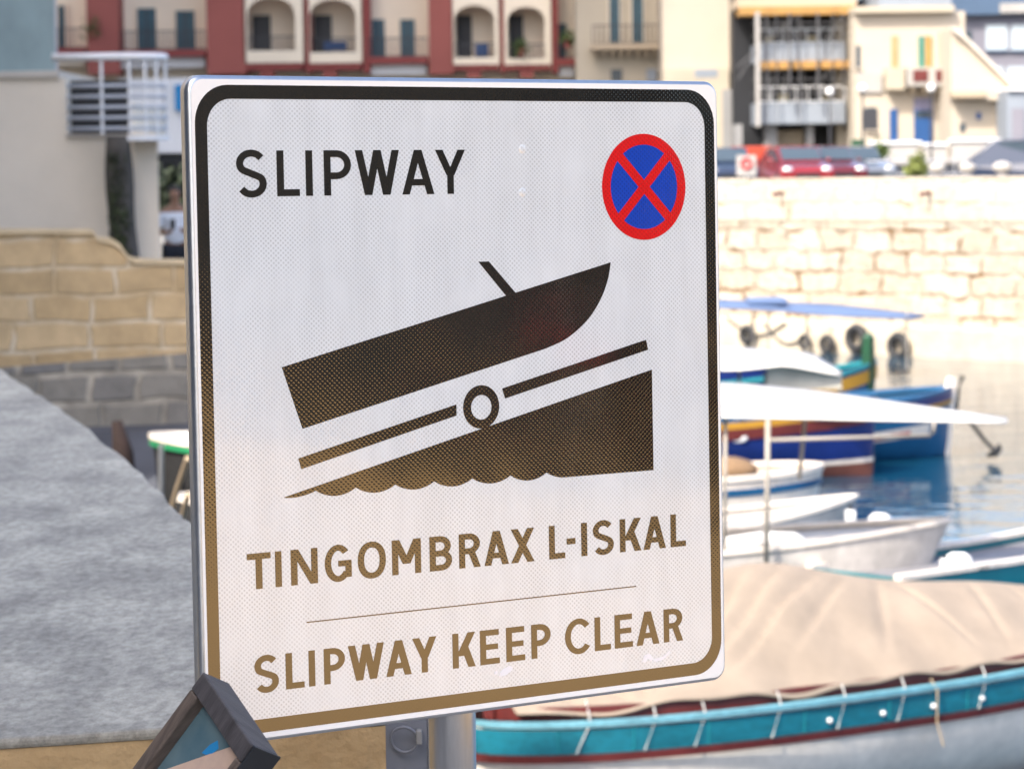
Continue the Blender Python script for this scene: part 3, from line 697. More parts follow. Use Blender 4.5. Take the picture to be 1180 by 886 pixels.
for t in (.075, .135, .185, .27, .35, .43, .545, .66, .78):
    x, y, z = h.pt(t, 0, -1); x2, y2, z2 = h.pt(t - .012, .20, -1, .045); sm_ = MB()
    sm_.tube([(x + .10, y + .16, z + .13), (x + .03, y + .03, z + .07), (x, y - .035, z + .01), (x2, y2 - .005, z2)], .0055, 6); bb('lacing_cord', sm_, m_cord, b1)
x, y, z = h.pt(.47, 0, -1); sm_ = MB(); sm_.tube([(x, y, z + .06), (x + .02, y - .05, z - .02), (x + .015, y - .05, z - .25), (x + .05, y - .08, z - .42)], .006, 6); bb('hanging_rope', sm_, m_rope, b1)

# 2 white boat with long awning
h = Hull(6.4, 2.0, .74, .95, .85, -.3, n=2.4, m=.75, rb=.45, rs=.1)
b2 = boat_root(1062, 30.6, R(3), 'white open boat with long white awning on thin steel posts, behind the beige covered boat', 3.2)
bb('hull', h.shell(), m_hullgrey, b2, smooth=True)
bb('gunwale_rail', h.rail(.06, .04, 0, .0), m_hullwhite, b2)
bb('inside', h.deck(.05), m_hullgrey, b2)
def pl(root, p):  # world -> root local
    return ROOTM[root.name].inverted() @ Vector(p)
A = [at(740, 439, 31.2), at(850, 441, 31.2), at(960, 452, 31.0), at(1161, 481.5, 30.4), at(1161, 486, 29.9), at(1050, 484, 29.6), at(930, 481.5, 29.5), at(740, 478, 29.4)]
def awning(name, back, front, m, root, th=.04, sag=.03):
    n1 = 14; rows = []
    for i in range(n1 + 1):
        u = i / n1
        def ev(c):
            k = u * (len(c) - 1); j = min(int(k), len(c) - 2); return Vector(c[j]).lerp(Vector(c[j + 1]), k - j)
        a_, b__ = ev(back), ev(front); rows.append([pl(root, a_.lerp(b__, v) - Vector((0, 0, sag * math.sin(math.pi * v) * abs(math.sin(u * 9))))) for v in (0, .25, .5, .75, 1)])
    mb = MB(); mb.quadgrid(rows); o = bb(name, mb, m, root, smooth=True); s2 = o.modifiers.new('thickness', 'SOLIDIFY'); s2.thickness = th; s2.offset = -1; return o
awning('awning', A[:4], [A[7], A[6], A[5], A[4]], m_awn, b2, .018, .012)
for (xa, ya, xb, yb, Y, r_) in ((885, 480, 883, 660, 29.5, .026), (928, 480, 921, 552, 30.4, .022), (836, 480, 835, 640, 29.6, .020)):
    mb = MB(); mb.tube([pl(b2, at(xa, ya, Y)), pl(b2, at(xb, yb, Y))], r_, 8); bb('awning_post', mb, m_steel, b2, smooth=True)
mb = MB(); mb.tube([pl(b2, at(x_, y_, 29.5)) for x_, y_ in ((887, 507), (960, 505), (1072, 502), (1076, 499), (1077, 484))], .019, 8); bb('awning_rail', mb, m_steel, b2, smooth=True)
mb = MB(); mb.tube([pl(b2, at(x_, y_, 30.2)) for x_, y_ in ((834, 627), (880, 621), (915, 621), (930, 626))], [.07, .08, .07, .03], 10); bb('fender_roll', mb, m_whitepaint, b2, smooth=True)
# 3 dinghy
h = Hull(4.3, 1.7, .36, .60, .4, -.2, n=2.3, m=.7, transom=.8, rb=.5)
b3 = boat_root(988, 36.2, R(10), 'small plain pale grey dinghy with upswept bow, just behind the white awning boat', 2.3)
bb('hull', h.shell(), m_hullgrey, b3, smooth=True); bb('gunwale_rail', h.rail(.06, .045), m_hullwhite, b3); bb('inside', h.deck(.16), m_inner, b3)
mb = MB(); mb.tube([pl(b3, at(957, 607, 35.8)), pl(b3, at(972, 606, 36.0))], .025, 6); bb('bow_ring', mb, m_galv, b3)
mb = MB(); mb.box(-.7, -.45, -.6, .6, .28, .33); bb('thwart', mb, m_woodboat, b3)
# outboard standing beside
def outboard(p, rz, label, s_=1.0):
    o = thing('outboard_motor', p, label, 'outboard motor', rz, 'white outboard motors on the small boats')
    mb = MB(); rows = []
    for zz, w, d in ((.30, .10, .13), (.36, .14, .19), (.50, .15, .21), (.60, .13, .18), (.66, .07, .10)):
        rows.append([(w * s_ * x, d * s_ * y, zz * s_) for x, y in rrect(1, 1, .6, 4)])
    mb.quadgrid(rows, close_u=True); mb.poly(rows[0]); mb.poly(rows[-1]); build('cowling', mb, m_whitepaint, o, world=False, smooth=True)
    mb = MB(); mb.tube([(0, 0, .3 * s_), (0, .02, -.35 * s_)], .055 * s_, 8); build('shaft_housing', mb, m_inner, o, world=False)
    mb = MB(); mb.tube([(0, -.16 * s_, .40 * s_), (0, -.45 * s_, .48 * s_)], .018 * s_, 6); build('tiller', mb, m_iron, o, world=False)
    return o
p = at(1014, 605, 33.0); outboard((p.x, p.y, p.z - .28), R(60), 'white outboard motor standing just right of the pale grey dinghy bow', .62)
p = at(980, 610, 33.8); fb = thing('jerry_can', (p.x, p.y, p.z - .2), 'upright white plastic can beside the pale grey dinghy bow', 'can')
mb = MB(); mb.box(-.055, .055, -.08, .08, 0, .42); build('body', mb, m_whitepaint, fb, world=False, bevel=.02); mb = MB(); mb.tube([(0, 0, .42), (0, 0, .48)], .025, 8); build('cap', mb, m_iron, fb, world=False)
# 4 white boat with blue stripe and folded canvas
h = Hull(5.0, 1.9, .66, .74, .7, -.25, n=3.2, m=.55, rb=.2)
b4 = boat_root(940, 38.6, R(8), 'white boat with blue stripe and half folded spray hood, left of the pale grey dinghy', 2.5)
bb('hull', h.shell(), m_hullwhite, b4, smooth=True); bb('stripe', h.band(.13, .22, .012, nd=2), m_sky, b4, smooth=True); bb('gunwale_rail', h.rail(.09, .06), m_hullwhite, b4); bb('inside', h.deck(.12), m_tanc, b4)
mb = MB(); rows = []
for i in range(13):
    a_ = math.pi * (.02 + .5 * i / 12); cxp = [(-.2 + 1.15 * math.sin(a_) , w * .8, .62 + .62 * math.cos(a_) - .10 * w * w) for w in (-1, -.6, -.2, .2, .6, 1)]; rows.append(cxp)
mb.quadgrid(rows); o = bb('spray_hood', mb, m_awn, b4, smooth=True); o.modifiers.new('t', 'SOLIDIFY').thickness = .03
mb = MB(); mb.ball((1.25, -.25, .72), .34, 12, 8, (1.3, 1.0, .55)); bb('canvas_bundle', mb, m_tanc, b4, smooth=True)
# 5 deep blue luzzu
h = Hull(7.4, 2.5, .88, 1.16, 1.1, -.25, n=2.5, m=.7, rb=.05, rs=.1)
b5 = boat_root(1006, 44.6, R(-14), 'deep blue luzzu fishing boat with yellow and maroon bands under a low white canopy', 3.7)
bb('hull', h.shell(), m_navy, b5, smooth=True)
bb('yellow_band', h.band(.10, .20, .02, nd=2, t1=.985), m_yellow, b5, smooth=True); bb('maroon_band', h.band(.20, .36, .025, nd=2, t1=.985), m_maroon, b5, smooth=True)
bb('top_band', h.band(.0, .10, .02, nd=2), m_sky, b5, smooth=True)
bb('boot_stripe', h.band(.63, .675, .012, frac=True, nd=2), m_hullwhite, b5, smooth=True)
bb('bottom_paint', h.band(.675, .99, .010, frac=True, nd=3), m_antifoul, b5, smooth=True)
bb('inside', h.deck(.15), m_woodboat, b5); bb('gunwale_rail', h.rail(.09, .06), m_sky, b5)
A = [at(760, 398, 45.6), at(850, 400, 45.8), at(936, 407, 45.2), at(969, 427, 44.8)]; Bf = [at(760, 424, 43.6), at(850, 426, 43.4), at(905, 420, 43.4), at(969, 432, 43.6)]
awning('canopy', A, Bf, m_awn, b5, .02)
mb = MB(); mb.prism([pl(b5, at(x_, y_, 43.7)) for x_, y_ in ((884, 424), (915, 419), (969, 432), (970, 448), (884, 450))], (0, .03, 0)); bb('clear_flap', mb, m_awngrey, b5)
for px_ in (852, 882, 968):
    mb = MB(); mb.tube([pl(b5, at(px_, 428, 43.9)), pl(b5, at(px_, 478, 43.9))], .025, 6); bb('canopy_post', mb, m_steel, b5)
mb = MB(); mb.box(-.6, .5, -.5, .5, .75, 1.45); bb('wheelhouse_box', mb, m_bluewash, b5, bevel=.05)
mb = MB(); c = h.pt(.90, .62, -1, .03); mb.ball((c[0] - 1.1, c[1] - .40, .62), .07, 8, 5, (2.2, .3, 1)); bb('painted_crest', mb, m_whitepaint, b5, smooth=True)
# 6 light blue luzzu
h = Hull(6.6, 2.3, .86, 1.06, .95, -.25, n=2.4, m=.7, rb=.06)
b6 = boat_root(1093, 47.6, R(14), 'light blue luzzu with tall white stem, its bow pointing right beyond the deep blue boat', 3.3)
bb('hull', h.shell(), m_sky, b6, smooth=True)
bb('blue_band', h.band(0, .16, .02, nd=2), m_navy, b6, smooth=True); bb('yellow_band', h.band(.16, .22, .026, nd=2), m_yellow, b6, smooth=True)
bb('white_band', h.band(.44, .60, .018, nd=2, t1=.92), m_hullwhite, b6, smooth=True); bb('red_band', h.band(.50, .57, .024, nd=2, t1=.86), m_redpaint, b6, smooth=True)
bb('bottom_paint', h.band(.80, .99, .01, frac=True, nd=3), m_rubber, b6, smooth=True); bb('inside', h.deck(.2), m_woodboat, b6); bb('gunwale_rail', h.rail(.09, .06), m_sky, b6)
mb = MB(); mb.tube([(3.22, 0, -.1), (3.27, 0, .6), (3.32, 0, .95), (3.36, 0, 1.22)], [.10, .11, .11, .08], 8); bb('stem_post', mb, m_hullwhite, b6)
mb = MB(); mb.tube([(3.58, .1, 1.22), (3.44, 0, .95), (3.42, 0, .7)], .045, 6); bb('stem_fender', mb, m_rubber, b6)
# anchor hanging from the bow
p0 = at(1118, 486, 46.5); an = thing('anchor', p0, 'black anchor hanging from the bow of the light blue luzzu', 'anchor')
mb = MB(); pts = [at(1118, 486, 46.5), at(1128, 499, 46.5), at(1136, 509, 46.5), at(1146, 519, 46.5)]; mb.tube(pts, .035, 6); build('shank', mb, m_rubber, an)
mb = MB(); mb.tube([at(1138, 525, 46.5), at(1146, 522, 46.4), at(1151, 517, 46.5), at(1151, 511, 46.5)], [.03, .07, .06, .02], 6); build('fluke', mb, m_rubber, an)
# 7 boat with green post
h = Hull(6.0, 2.1, .8, 1.22, 1.0, -.25, n=2.5, m=.7, rb=.08)
b7 = boat_root(1006, 52.0, R(8), 'wooden boat with tall green stem post and blue and yellow bow, between the two luzzus', 3.0)
bb('hull', h.shell(), m_sky, b7, smooth=True); bb('yellow_band', h.band(.08, .30, .02, nd=2), m_yellow, b7, smooth=True); bb('gunwale_rail', h.rail(.09, .06), m_tealdark, b7); bb('inside', h.deck(.2), m_woodboat, b7)
mb = MB(); p_a = pl(b7, at(1000, 452, 51.8)); p_b = pl(b7, at(1001, 384, 51.8))
mb.tube([p_a, p_a.lerp(p_b, .5), p_a.lerp(p_b, .93), p_b], [.11, .12, .10, .05], 4); bb('stem_post', mb, m_green, b7)
# 8 boat with blue tarpaulin awning near the far quay
h = Hull(4.0, 1.8, .36, .46, .4, -.25)
b8 = boat_root(930, 64.0, R(-8), 'moored boat under a flat blue tarpaulin awning, close below the far quay wall', 2.0)
bb('hull', h.shell(), m_navy, b8, smooth=True); bb('inside', h.deck(.2), m_inner, b8); bb('gunwale_rail', h.rail(.09, .06), m_sky, b8)
awning('tarpaulin', [at(790, 343, 67.6), at(880, 347, 67.6), at(960, 350, 67.6), at(1066, 362, 66.5)], [at(790, 352, 65.0), at(880, 355, 65.0), at(960, 362, 65.0), at(1050, 366, 65.4)], m_awnblue, b8, .05)
mb = MB(); q0 = at(861, 351, 66.3); q1 = at(906, 344, 66.3); mb.box(q0.x, q1.x, 65.9, 66.8, q0.z, q1.z + .02); o = build('tarpaulin_box', mb, m_awnblue, b8, bevel=.05)
for px_ in (868, 886, 930, 1045):
    mb = MB(); mb.tube([pl(b8, at(px_, 358, 65.6)), pl(b8, at(px_, 425, 65.6))], .022, 6); bb('awning_post', mb, m_steel, b8)
# 9 teal boat at the right edge
h = Hull(5.2, 1.35, .60, .82, .60, -.25, n=2.4, m=.7, transom=.85, rb=.3)
b9 = boat_root(984, 29.3, R(43), 'teal boat with white rim and grey inside, cut off by the right edge', -2.6)
bb('hull', h.shell(), m_tealdark, b9, smooth=True); bb('rim', h.rail(.09, .05), m_hullwhite, b9); bb('inside', h.deck(.10), m_inner, b9)
p = at(1104, 652, 29.6); outboard((p.x, p.y, p.z - .32), R(75), 'white outboard motor lying inside the teal boat at the right edge', .68)
p = at(1089, 652, 29.4); fb = thing('jerry_can', (p.x, p.y, p.z - .1), 'small white can beside the outboard motor in the teal boat', 'can')
mb = MB(); mb.box(-.045, .045, -.06, .06, 0, .17); build('body', mb, m_whitepaint, fb, world=False, bevel=.02); mb = MB(); mb.tube([(0, 0, .17), (0, 0, .2)], .02, 8); build('cap', mb, m_iron, fb, world=False)
# left boats
h = Hull(4.8, 1.8, .62, .9, .7, -.25, n=2.5, m=.7)
b10 = boat_root(180, 28.6, R(-12), 'boat with bright green rim and white inside, hauled up below the old stone wall', -2.4); b10.location.z = 1.38
bb('hull', h.shell(), m_rubber, b10, smooth=True); bb('green_rim', h.rail(.07, .05, .06, .02), mat('bright_green_paint', (.02, .22, .09), .5), b10); bb('white_rim', h.rail(.08, .05, .0, .02), m_hullwhite, b10); bb('inside', h.deck(.03), m_whitepaint, b10)
mb = MB(); mb.ball((.35, 0, .95), .14, 10, 6); bb('fender_ball', mb, m_whitepaint, b10, smooth=True)
h = Hull(4.2, 1.6, .5, .7, .55, -.25)
b11 = boat_root(203, 26.2, R(-10), 'small pale blue boat half hidden by the left edge of the sign', -2.1); b11.location.z = 1.20
bb('hull', h.shell(), m_rubber, b11, smooth=True); bb('rim', h.rail(.07, .05), m_hullwhite, b11); bb('inside', h.deck(.12), m_inner, b11)
for k, (pp, lb) in enumerate(((((216, 528), (205, 560), (196, 592)), 'tan mooring rope slanting down by the left edge of the sign, upper of two'), (((217, 570), (210, 595), (204, 620)), 'tan mooring rope by the left edge of the sign, lower of two'))):
    mb = MB(); mb.tube([at(x_, y_, 21.0 + .5 * i) for i, (x_, y_) in enumerate(pp)], .022, 6); tag(build('mooring_rope', mb, m_rope), lb, 'rope', 'tan mooring ropes by the sign')

# ------------------------------------------------------------------ left side: old wall, quay, cream building
YW = 32.0
wrz = R(14)
p0 = at(-60, 470, YW - 1.0); wl = thing('old_stone_wall', (p0.x, p0.y, 1.95), 'old tan limestone wall with curved step in its top and grey bottom courses, in shade on the left', 'wall', wrz)
def wpt(px, py):
    """point on the wall's front plane, in wall coordinates"""
    n3 = Vector((-math.sin(wrz), math.cos(wrz), 0)); o3 = Vector((p0.x, p0.y, 0)); d = ray(px, py)
    k = (o3 - Vector((0, 0, EYE))).dot(n3) / d.dot(n3); return pl(wl, Vector((0, 0, EYE)) + d * k)
prof = [wpt(x_, y_) for x_, y_ in ((-60, 270), (60, 270), (106, 270), (112, 279), (128, 281), (138, 288), (146, 299), (156, 304), (190, 305), (330, 306))]
base_l = wpt(-60, 428); base_r = wpt(330, 398)
mb = MB(); mb.prism([(q.x, 0, q.z) for q in prof] + [(base_r.x, 0, base_r.z), (base_l.x, 0, base_l.z)], (0, .5, 0)); build('wall_body', mb, m_oldwall, wl, world=False)
mb = MB(); mb.prism([(base_l.x, -.03, base_l.z), (base_r.x, -.03, base_r.z), (base_r.x, -.03, -.3), (base_l.x, -.03, -.3)], (0, .55, 0)); build('base_courses', mb, m_oldbase, wl, world=False)
mb = MB(); cp = [(q.x, -.03, q.z + .002) for q in prof]; mb.prism(cp + [(q[0], q[1], q[2] + .045 + random.uniform(0, .02)) for q in reversed(cp)], (0, .56, 0)); build('coping', mb, mat('tan_coping_stone', (.58, .46, .29), .9, var=.15, scale=3), wl, world=False)
# low quay in front of it
mb = MB(); mb.prism([(-22, 33.6, -2), (-22, 33.6, 1.98), (-22, 30.6, 1.93), (-22, 28.6, 1.35), (-22, 24, .55), (-22, 16, -.8), (-22, 16, -2)], (19.4, 0, 0)); tag(build('slipway', mb, m_shadeq), kind='structure')
p = at(146, 500, 28.2); pile = thing('timber_pile', (p.x, p.y, .05), 'dark brown timber pile standing on the slipway below the old stone wall', 'post')
mb = MB(); mb.tube([(0, 0, -1), (.01, 0, .9), (-.04, 0, 1.9), (-.09, 0, 2.2)], [.13, .12, .10, .05], 9); build('shaft', mb, mat('dark_wet_timber', (.020, .009, .007), .9, var=.4, scale=6), pile, world=False, smooth=True)
mb = MB(); mb.torus((-.02, 0, 1.55), (0, 0, 1), .12, .03, 12, 6); build('rope_turn', mb, m_rubber, pile, world=False, smooth=True)
p = at(182, 520, 27.9); mb = MB(); mb.tube([(p.x, p.y, -.8), (p.x + .03, p.y, 2.05)], .03, 8); tag(build('mooring_pole', mb, m_galv), 'thin grey mooring pole between the timber pile and the green rimmed boat', 'pole')

YC = 38.0
cb = thing('cream_building', (at(90, 300, YC).x, YC, 2.0), 'plain cream rendered building on the left with glass roof screen, louvred opening and white railing', 'building')
X = lambda px, Y=YC, py=150: at(px, py, Y).x
Z = lambda py, Y=YC, px=90: at(px, py, Y).z
zt, zl0, zl1 = Z(90), Z(155), Z(90)
m_cw = m_creamwall
# wall with the louvre opening left free
mb = MB(); mb.box(X(-260), X(77), YC, YC + 4, 1.5, zt); mb.prism([(X(77), YC, 1.5), (X(183, YC, 220), YC, 1.5), (X(176, YC + 4, 220), YC + 4, 1.5), (X(77), YC + 4, 1.5)], (0, 0, zl0 - 1.5)); mb.box(X(146), X(150), YC + .3, YC + 4, zl0, zt - .3)
build('wall', mb, m_cw, cb)
mb = MB(); mb.box(X(-260), X(70), YC - .06, YC + 4.05, zt + .001, zt + .09); build('roof_edge', mb, m_cap_stone, cb, bevel=.01)
mb = MB(); mb.box(X(-260), X(62), YC + .25, YC + .30, zt + .09, zt + 1.5); gp = build('glass_screen', mb, m_glassg, cb)
mb = MB(); mb.box(X(62), X(64), YC + .24, YC + .31, zt + .09, zt + 1.5); build('screen_frame', mb, m_greybar, cb)
mb = MB(); mb.box(X(77), X(146), YC + .4, YC + .45, zl0, zt - .02); lo = build('dark_opening', mb, m_dark, cb)
mb = MB(); mb.box(X(76), X(147), YC - .05, YC + .4, zl0 - .03, zl0); build('sill', mb, m_cap_stone, cb)
# white tubular railing with a rounded end
rails = []
cxr, czr = 150, 0
def railpath(py, r_out):
    """run along the front, then round the corner and back"""
    pts = []; yf = YC - .55
    x_end = X(150, yf); x0_ = X(62 if py < 80 else 78, yf)
    z_ = at(110, py, yf).z
    pts += [Vector((x0_, yf, z_)), Vector((X(118, yf), yf, z_)), Vector((x_end, yf, z_))]
    for k in range(1, 11):
        a_ = R(9 * k); pts.append(Vector((x_end + r_out * math.sin(a_), yf + r_out * (1 - math.cos(a_)), z_)))
    pts.append(pts[-1] + Vector((-.05, .25, 0)))
    return pts
rl = thing('balcony_railing', (X(118), YC - .5, zl0 - .02), 'white tubular balcony railing with rounded end on the cream building', 'railing')
for k, py in enumerate((66, 99.5, 111.8, 124.1, 136.4, 148.7)):
    mb = MB(); mb.tube(railpath(py, .40), .048 if k == 0 else .023, 8); build('top_rail' if k == 0 else 'rail', mb, m_whitepaint if k == 0 else m_greybar, rl, smooth=True)  # lower rails grey: shade on white paint put into the colour
yf = YC - .55
posts = [(X(118, yf), yf)] + [(X(150, yf) + .4 * math.sin(R(a_)), yf + .4 * (1 - math.cos(R(a_)))) for a_ in (0, 28, 52, 90)]
for (x_, y_) in posts:
    mb = MB(); mb.tube([(x_, y_, at(118, 155, yf).z), (x_, y_, at(118, 66, yf).z)], .020, 8); build('post', mb, m_whitepaint, rl)
fl_ = [(X(147, yf), yf - .03), (X(150, yf), yf - .03)] + [(X(150, yf) + .43 * math.sin(R(9 * k)), yf + .4 - .43 * math.cos(R(9 * k))) for k in range(11)] + [(X(150, yf) + .42, YC + .1), (X(147, yf), YC + .1)]
zfl = at(118, 157, yf).z
mb = MB(); mb.prism([(x_, y_, zfl) for x_, y_ in fl_], (0, 0, -.06)); build('floor_plate', mb, m_whitepaint, rl)
# mossy tree trunk in front of the cream wall
p = at(142, 300, YC - .5); tr = thing('tree_trunk', (p.x, p.y, 1.97), 'mossy dark tree trunk in front of the cream wall, under the white railing', 'tree')
mb = MB(); zz = Z(158); pts = []; rr = []
for k in range(15):
    t = k / 14; pts.append((p.x + .03 * math.sin(5 * t), p.y, 1.97 + (zz - 1.97) * t)); rr.append(.20 - .04 * t + .012 * math.sin(17 * t))
mb.tube(pts, rr, 14); build('trunk', mb, m_bark, tr, smooth=True)
mb = MB()
for k in range(900):
    t = random.random() ** .8; a_ = random.uniform(math.pi * 1.05, math.pi * 1.95); rad = .20 - .04 * t + random.uniform(0, .03); q = Vector((p.x + .03 * math.sin(5 * t) + math.cos(a_) * rad * .8, p.y + math.sin(a_) * rad, 1.97 + (zz - 1.97) * t * .93))
    if abs(math.cos(a_)) > .62 + .3 * random.random(): continue
    d1 = Vector((random.uniform(-1, 1), random.uniform(-.4, .4), random.uniform(-1, 1))).normalized() * .035; d2 = Vector((random.uniform(-1, 1), random.uniform(-.6, .2), random.uniform(-1, 1))).normalized() * .03
    mb.poly([q - d1, q + d2, q + d1, q - d2])
build('moss', mb, m_moss, tr, weld=0)

# person at the end of the wall
YP = 42.0
pp = at(203, 305, YP); gz = at(203, 217, YP).z - 1.74
per = thing('person', (pp.x, YP, gz), 'person in white T-shirt and dark shorts looking at a phone beyond the old stone wall', 'person', R(8))
def skin_body(name, verts, edges, rad, m, root, sub=2):
    me = bpy.data.meshes.new(name); me.from_pydata(verts, edges, []); o = bpy.data.objects.new(name, me); col.objects.link(o); me.materials.append(m)
    sk = o.modifiers.new('skin', 'SKIN'); 
    if not me.skin_vertices: me.attributes.new
    for i, r_ in enumerate(rad): me.skin_vertices[0].data[i].radius = (r_, r_) if not isinstance(r_, tuple) else r_
    me.skin_vertices[0].data[0].use_root = True
    sb = o.modifiers.new('sub', 'SUBSURF'); sb.levels = sub; sb.render_levels = sub; o.parent = root; return o
V = [(0, 0, .95), (0, 0, 1.12), (0, .01, 1.33), (0, .01, 1.45), (0, -.01, 1.52), (0, -.03, 1.60), (0, -.035, 1.69),
     (.10, 0, .90), (.11, -.01, .50), (.12, .02, .09), (.13, -.12, .05), (-.10, 0, .90), (-.11, -.01, .50), (-.12, .02, .09), (-.13, -.12, .05),
     (.19, .01, 1.40), (.25, -.01, 1.12), (.10, -.24, 1.16), (.05, -.30, 1.19), (-.19, .01, 1.40), (-.25, -.01, 1.12), (-.10, -.24, 1.14), (-.05, -.30, 1.17)]
Ed = [(0, 1), (1, 2), (2, 3), (3, 4), (4, 5), (5, 6), (0, 7), (7, 8), (8, 9), (9, 10), (0, 11), (11, 12), (12, 13), (13, 14), (3, 15), (15, 16), (16, 17), (17, 18), (3, 19), (19, 20), (20, 21), (21, 22)]
Rd = [(.15, .10), (.13, .09), (.15, .10), (.10, .08), .055, (.072, .09), (.075, .09), .085, .058, .042, .035, .085, .058, .042, .035, .055, .042, .030, .028, .055, .042, .030, .028]
skin_body('body', V, Ed, Rd, m_skin, per)
tv = [(0, 0, .93), (0, 0, 1.12), (0, .01, 1.33), (0, .01, 1.43), (.19, .01, 1.39), (.245, -.005, 1.18), (-.19, .01, 1.39), (-.245, -.005, 1.18)]
skin_body('shirt', tv, [(0, 1), (1, 2), (2, 3), (3, 4), (4, 5), (3, 6), (6, 7)], [(.185, .135), (.165, .12), (.185, .13), (.125, .10), .085, .075, .085, .075], m_tee, per)
sv = [(0, 0, .93), (.10, 0, .88), (.115, -.01, .56), (-.10, 0, .88), (-.115, -.01, .56)]
skin_body('shorts', sv, [(0, 1), (1, 2), (0, 3), (3, 4)], [(.175, .13), .115, .10, .115, .10], m_shorts, per)
mb = MB(); mb.ball((0, -.005, 1.70), .098, 14, 9, (.95, 1.08, .92)); build('hair', mb, m_hair, per, world=False, smooth=True)
mb = MB(); mb.ball((0, -.075, 1.655), .075, 12, 8, (.92, .62, 1.12)); mb.ball((0, -.125, 1.645), .018, 6, 5, (.8, 1, 1.4)); build('face', mb, m_skin, per, world=False, smooth=True)
for s_ in (-1, 1):
    mb = MB(); mb.ball((s_ * .03, -.118, 1.668), .010, 6, 4); build('eye', mb, m_hair, per, world=False)
sh = thing('shrub', (at(198, 230, 52).x, 52, gz), 'dark green shrub behind the head of the person in white', 'shrub')
ph = thing('phone', (pp.x, YP - .34, gz + 1.2), 'dark phone held in the hands of the person in the white T-shirt', 'phone')
mb = MB(); mb.box(-.037, .037, -.005, .005, -.02, .12); build('body', mb, m_dark, ph, world=False, bevel=.004); mb = MB(); mb.box(-.033, .033, .0052, .006, -.015, .115); build('screen', mb, m_winglass, ph, world=False)
mb = MB(); mb.box(-60, -2.9, 33.6, 60, 1.0, gz); tag(build('promenade', mb, m_asphalt), kind='structure')

# ------------------------------------------------------------------ far buildings
class Fac:
    """facade facing the viewer at depth Y; pieces given by picture columns and rows at that depth"""
    def __init__(s, name, Y, px, label, base=3.8, cat='building'):
        s.Y = Y; s.root = thing(name, (at(px, 150, Y).x, Y, base), label, cat)
    def x(s, px, py=60): return at(px, py, s.Y).x
    def z(s, py, px): return at(px, py, s.Y).z
    def box(s, name, px0, py0, px1, py1, m, d0, d1, parent=None, bevel=0):
        """d0..d1 metres in front of Y (negative: behind)"""
        pm = (px0 + px1) / 2; ym = min(max((py0 + py1) / 2, -100), 300)
        mb = MB(); mb.box(s.x(px0, ym), s.x(px1, ym), s.Y - d1, s.Y - d0, s.z(py1, pm), s.z(py0, pm)); return build(name, mb, m, parent or s.root, bevel=bevel)
    def rail(s, px0, py0, px1, py1, m, d, step=.16, parent=None, name='railing'):
        pm = (px0 + px1) / 2; x0, x1 = s.x(px0, py0), s.x(px1, py0); z0, z1 = s.z(py1, pm), s.z(py0, pm); mb = MB(); y = s.Y - d
        mb.box(x0, x1, y - .025, y + .025, z1 - .05, z1); mb.box(x0, x1, y - .02, y + .02, z0, z0 + .04)
        n_ = max(2, int((x1 - x0) / step))
        for k in range(n_ + 1):
            xx = x0 + (x1 - x0) * k / n_; mb.box(xx - .02, xx + .02, y - .012, y + .012, z0 + .04, z1 - .05)
        return build(name, mb, m, parent or s.root)
    def shutter_door(s, px0, py0, px1, py1, m, d=0.0):
        o = s.box('door', px0, py0, px1, py1, m, d, d + .08); w = (px1 - px0)
        s.box('door_frame', px0 - 1.2, py0 - 1.5, px0, py1, m_cream, d, d + .16, o); s.box('door_frame', px1, py0 - 1.5, px1 + 1.2, py1, m_cream, d, d + .16, o)
        s.box('meeting_stile', px0 + w * .46, py0, px0 + w * .54, py1, m_iron, d + .08, d + .11, o)
        return o
    def arch(s, px0, px1, ytop, ybot, fx0, fx1, fy0, fy1, m, d=.0, th=.35):
        """plate fx0..fx1 / fy0..fy1 with an arched opening px0..px1 springing to ytop"""
        pm = (px0 + px1) / 2; ya = s.Y - d - th; yb = s.Y - d; N = 20; mb = MB()
        X0, X1, F0, F1 = s.x(px0), s.x(px1), s.x(fx0), s.x(fx1); zt_, zb_ = s.z(fy0, pm), s.z(fy1, pm); zc, zo = s.z(ytop, pm), s.z(ybot, pm)
        rise = (X1 - X0) * .34
        mb.box(F0, X0, ya, yb, zb_, zt_); mb.box(X1, F1, ya, yb, zb_, zt_); mb.box(X0, X1, ya, yb, zb_, zo)
        cur = [(X0 + (X1 - X0) * k / N, zc - rise + rise * math.sqrt(max(0, 1 - (2 * k / N - 1) ** 2))) for k in range(N + 1)]
        for (xa, za), (xb, zb2) in zip(cur, cur[1:]):
            o = len(mb.v); mb.v += [(xa, ya, za), (xb, ya, zb2), (xb, ya, zt_), (xa, ya, zt_), (xa, yb, za), (xb, yb, zb2), (xb, yb, zt_), (xa, yb, zt_)]
            mb.f += [(o, o + 1, o + 2, o + 3), (o + 4, o + 7, o + 6, o + 5), (o, o + 4, o + 5, o + 1)]
        return build('arch_surround', mb, m, s.root)

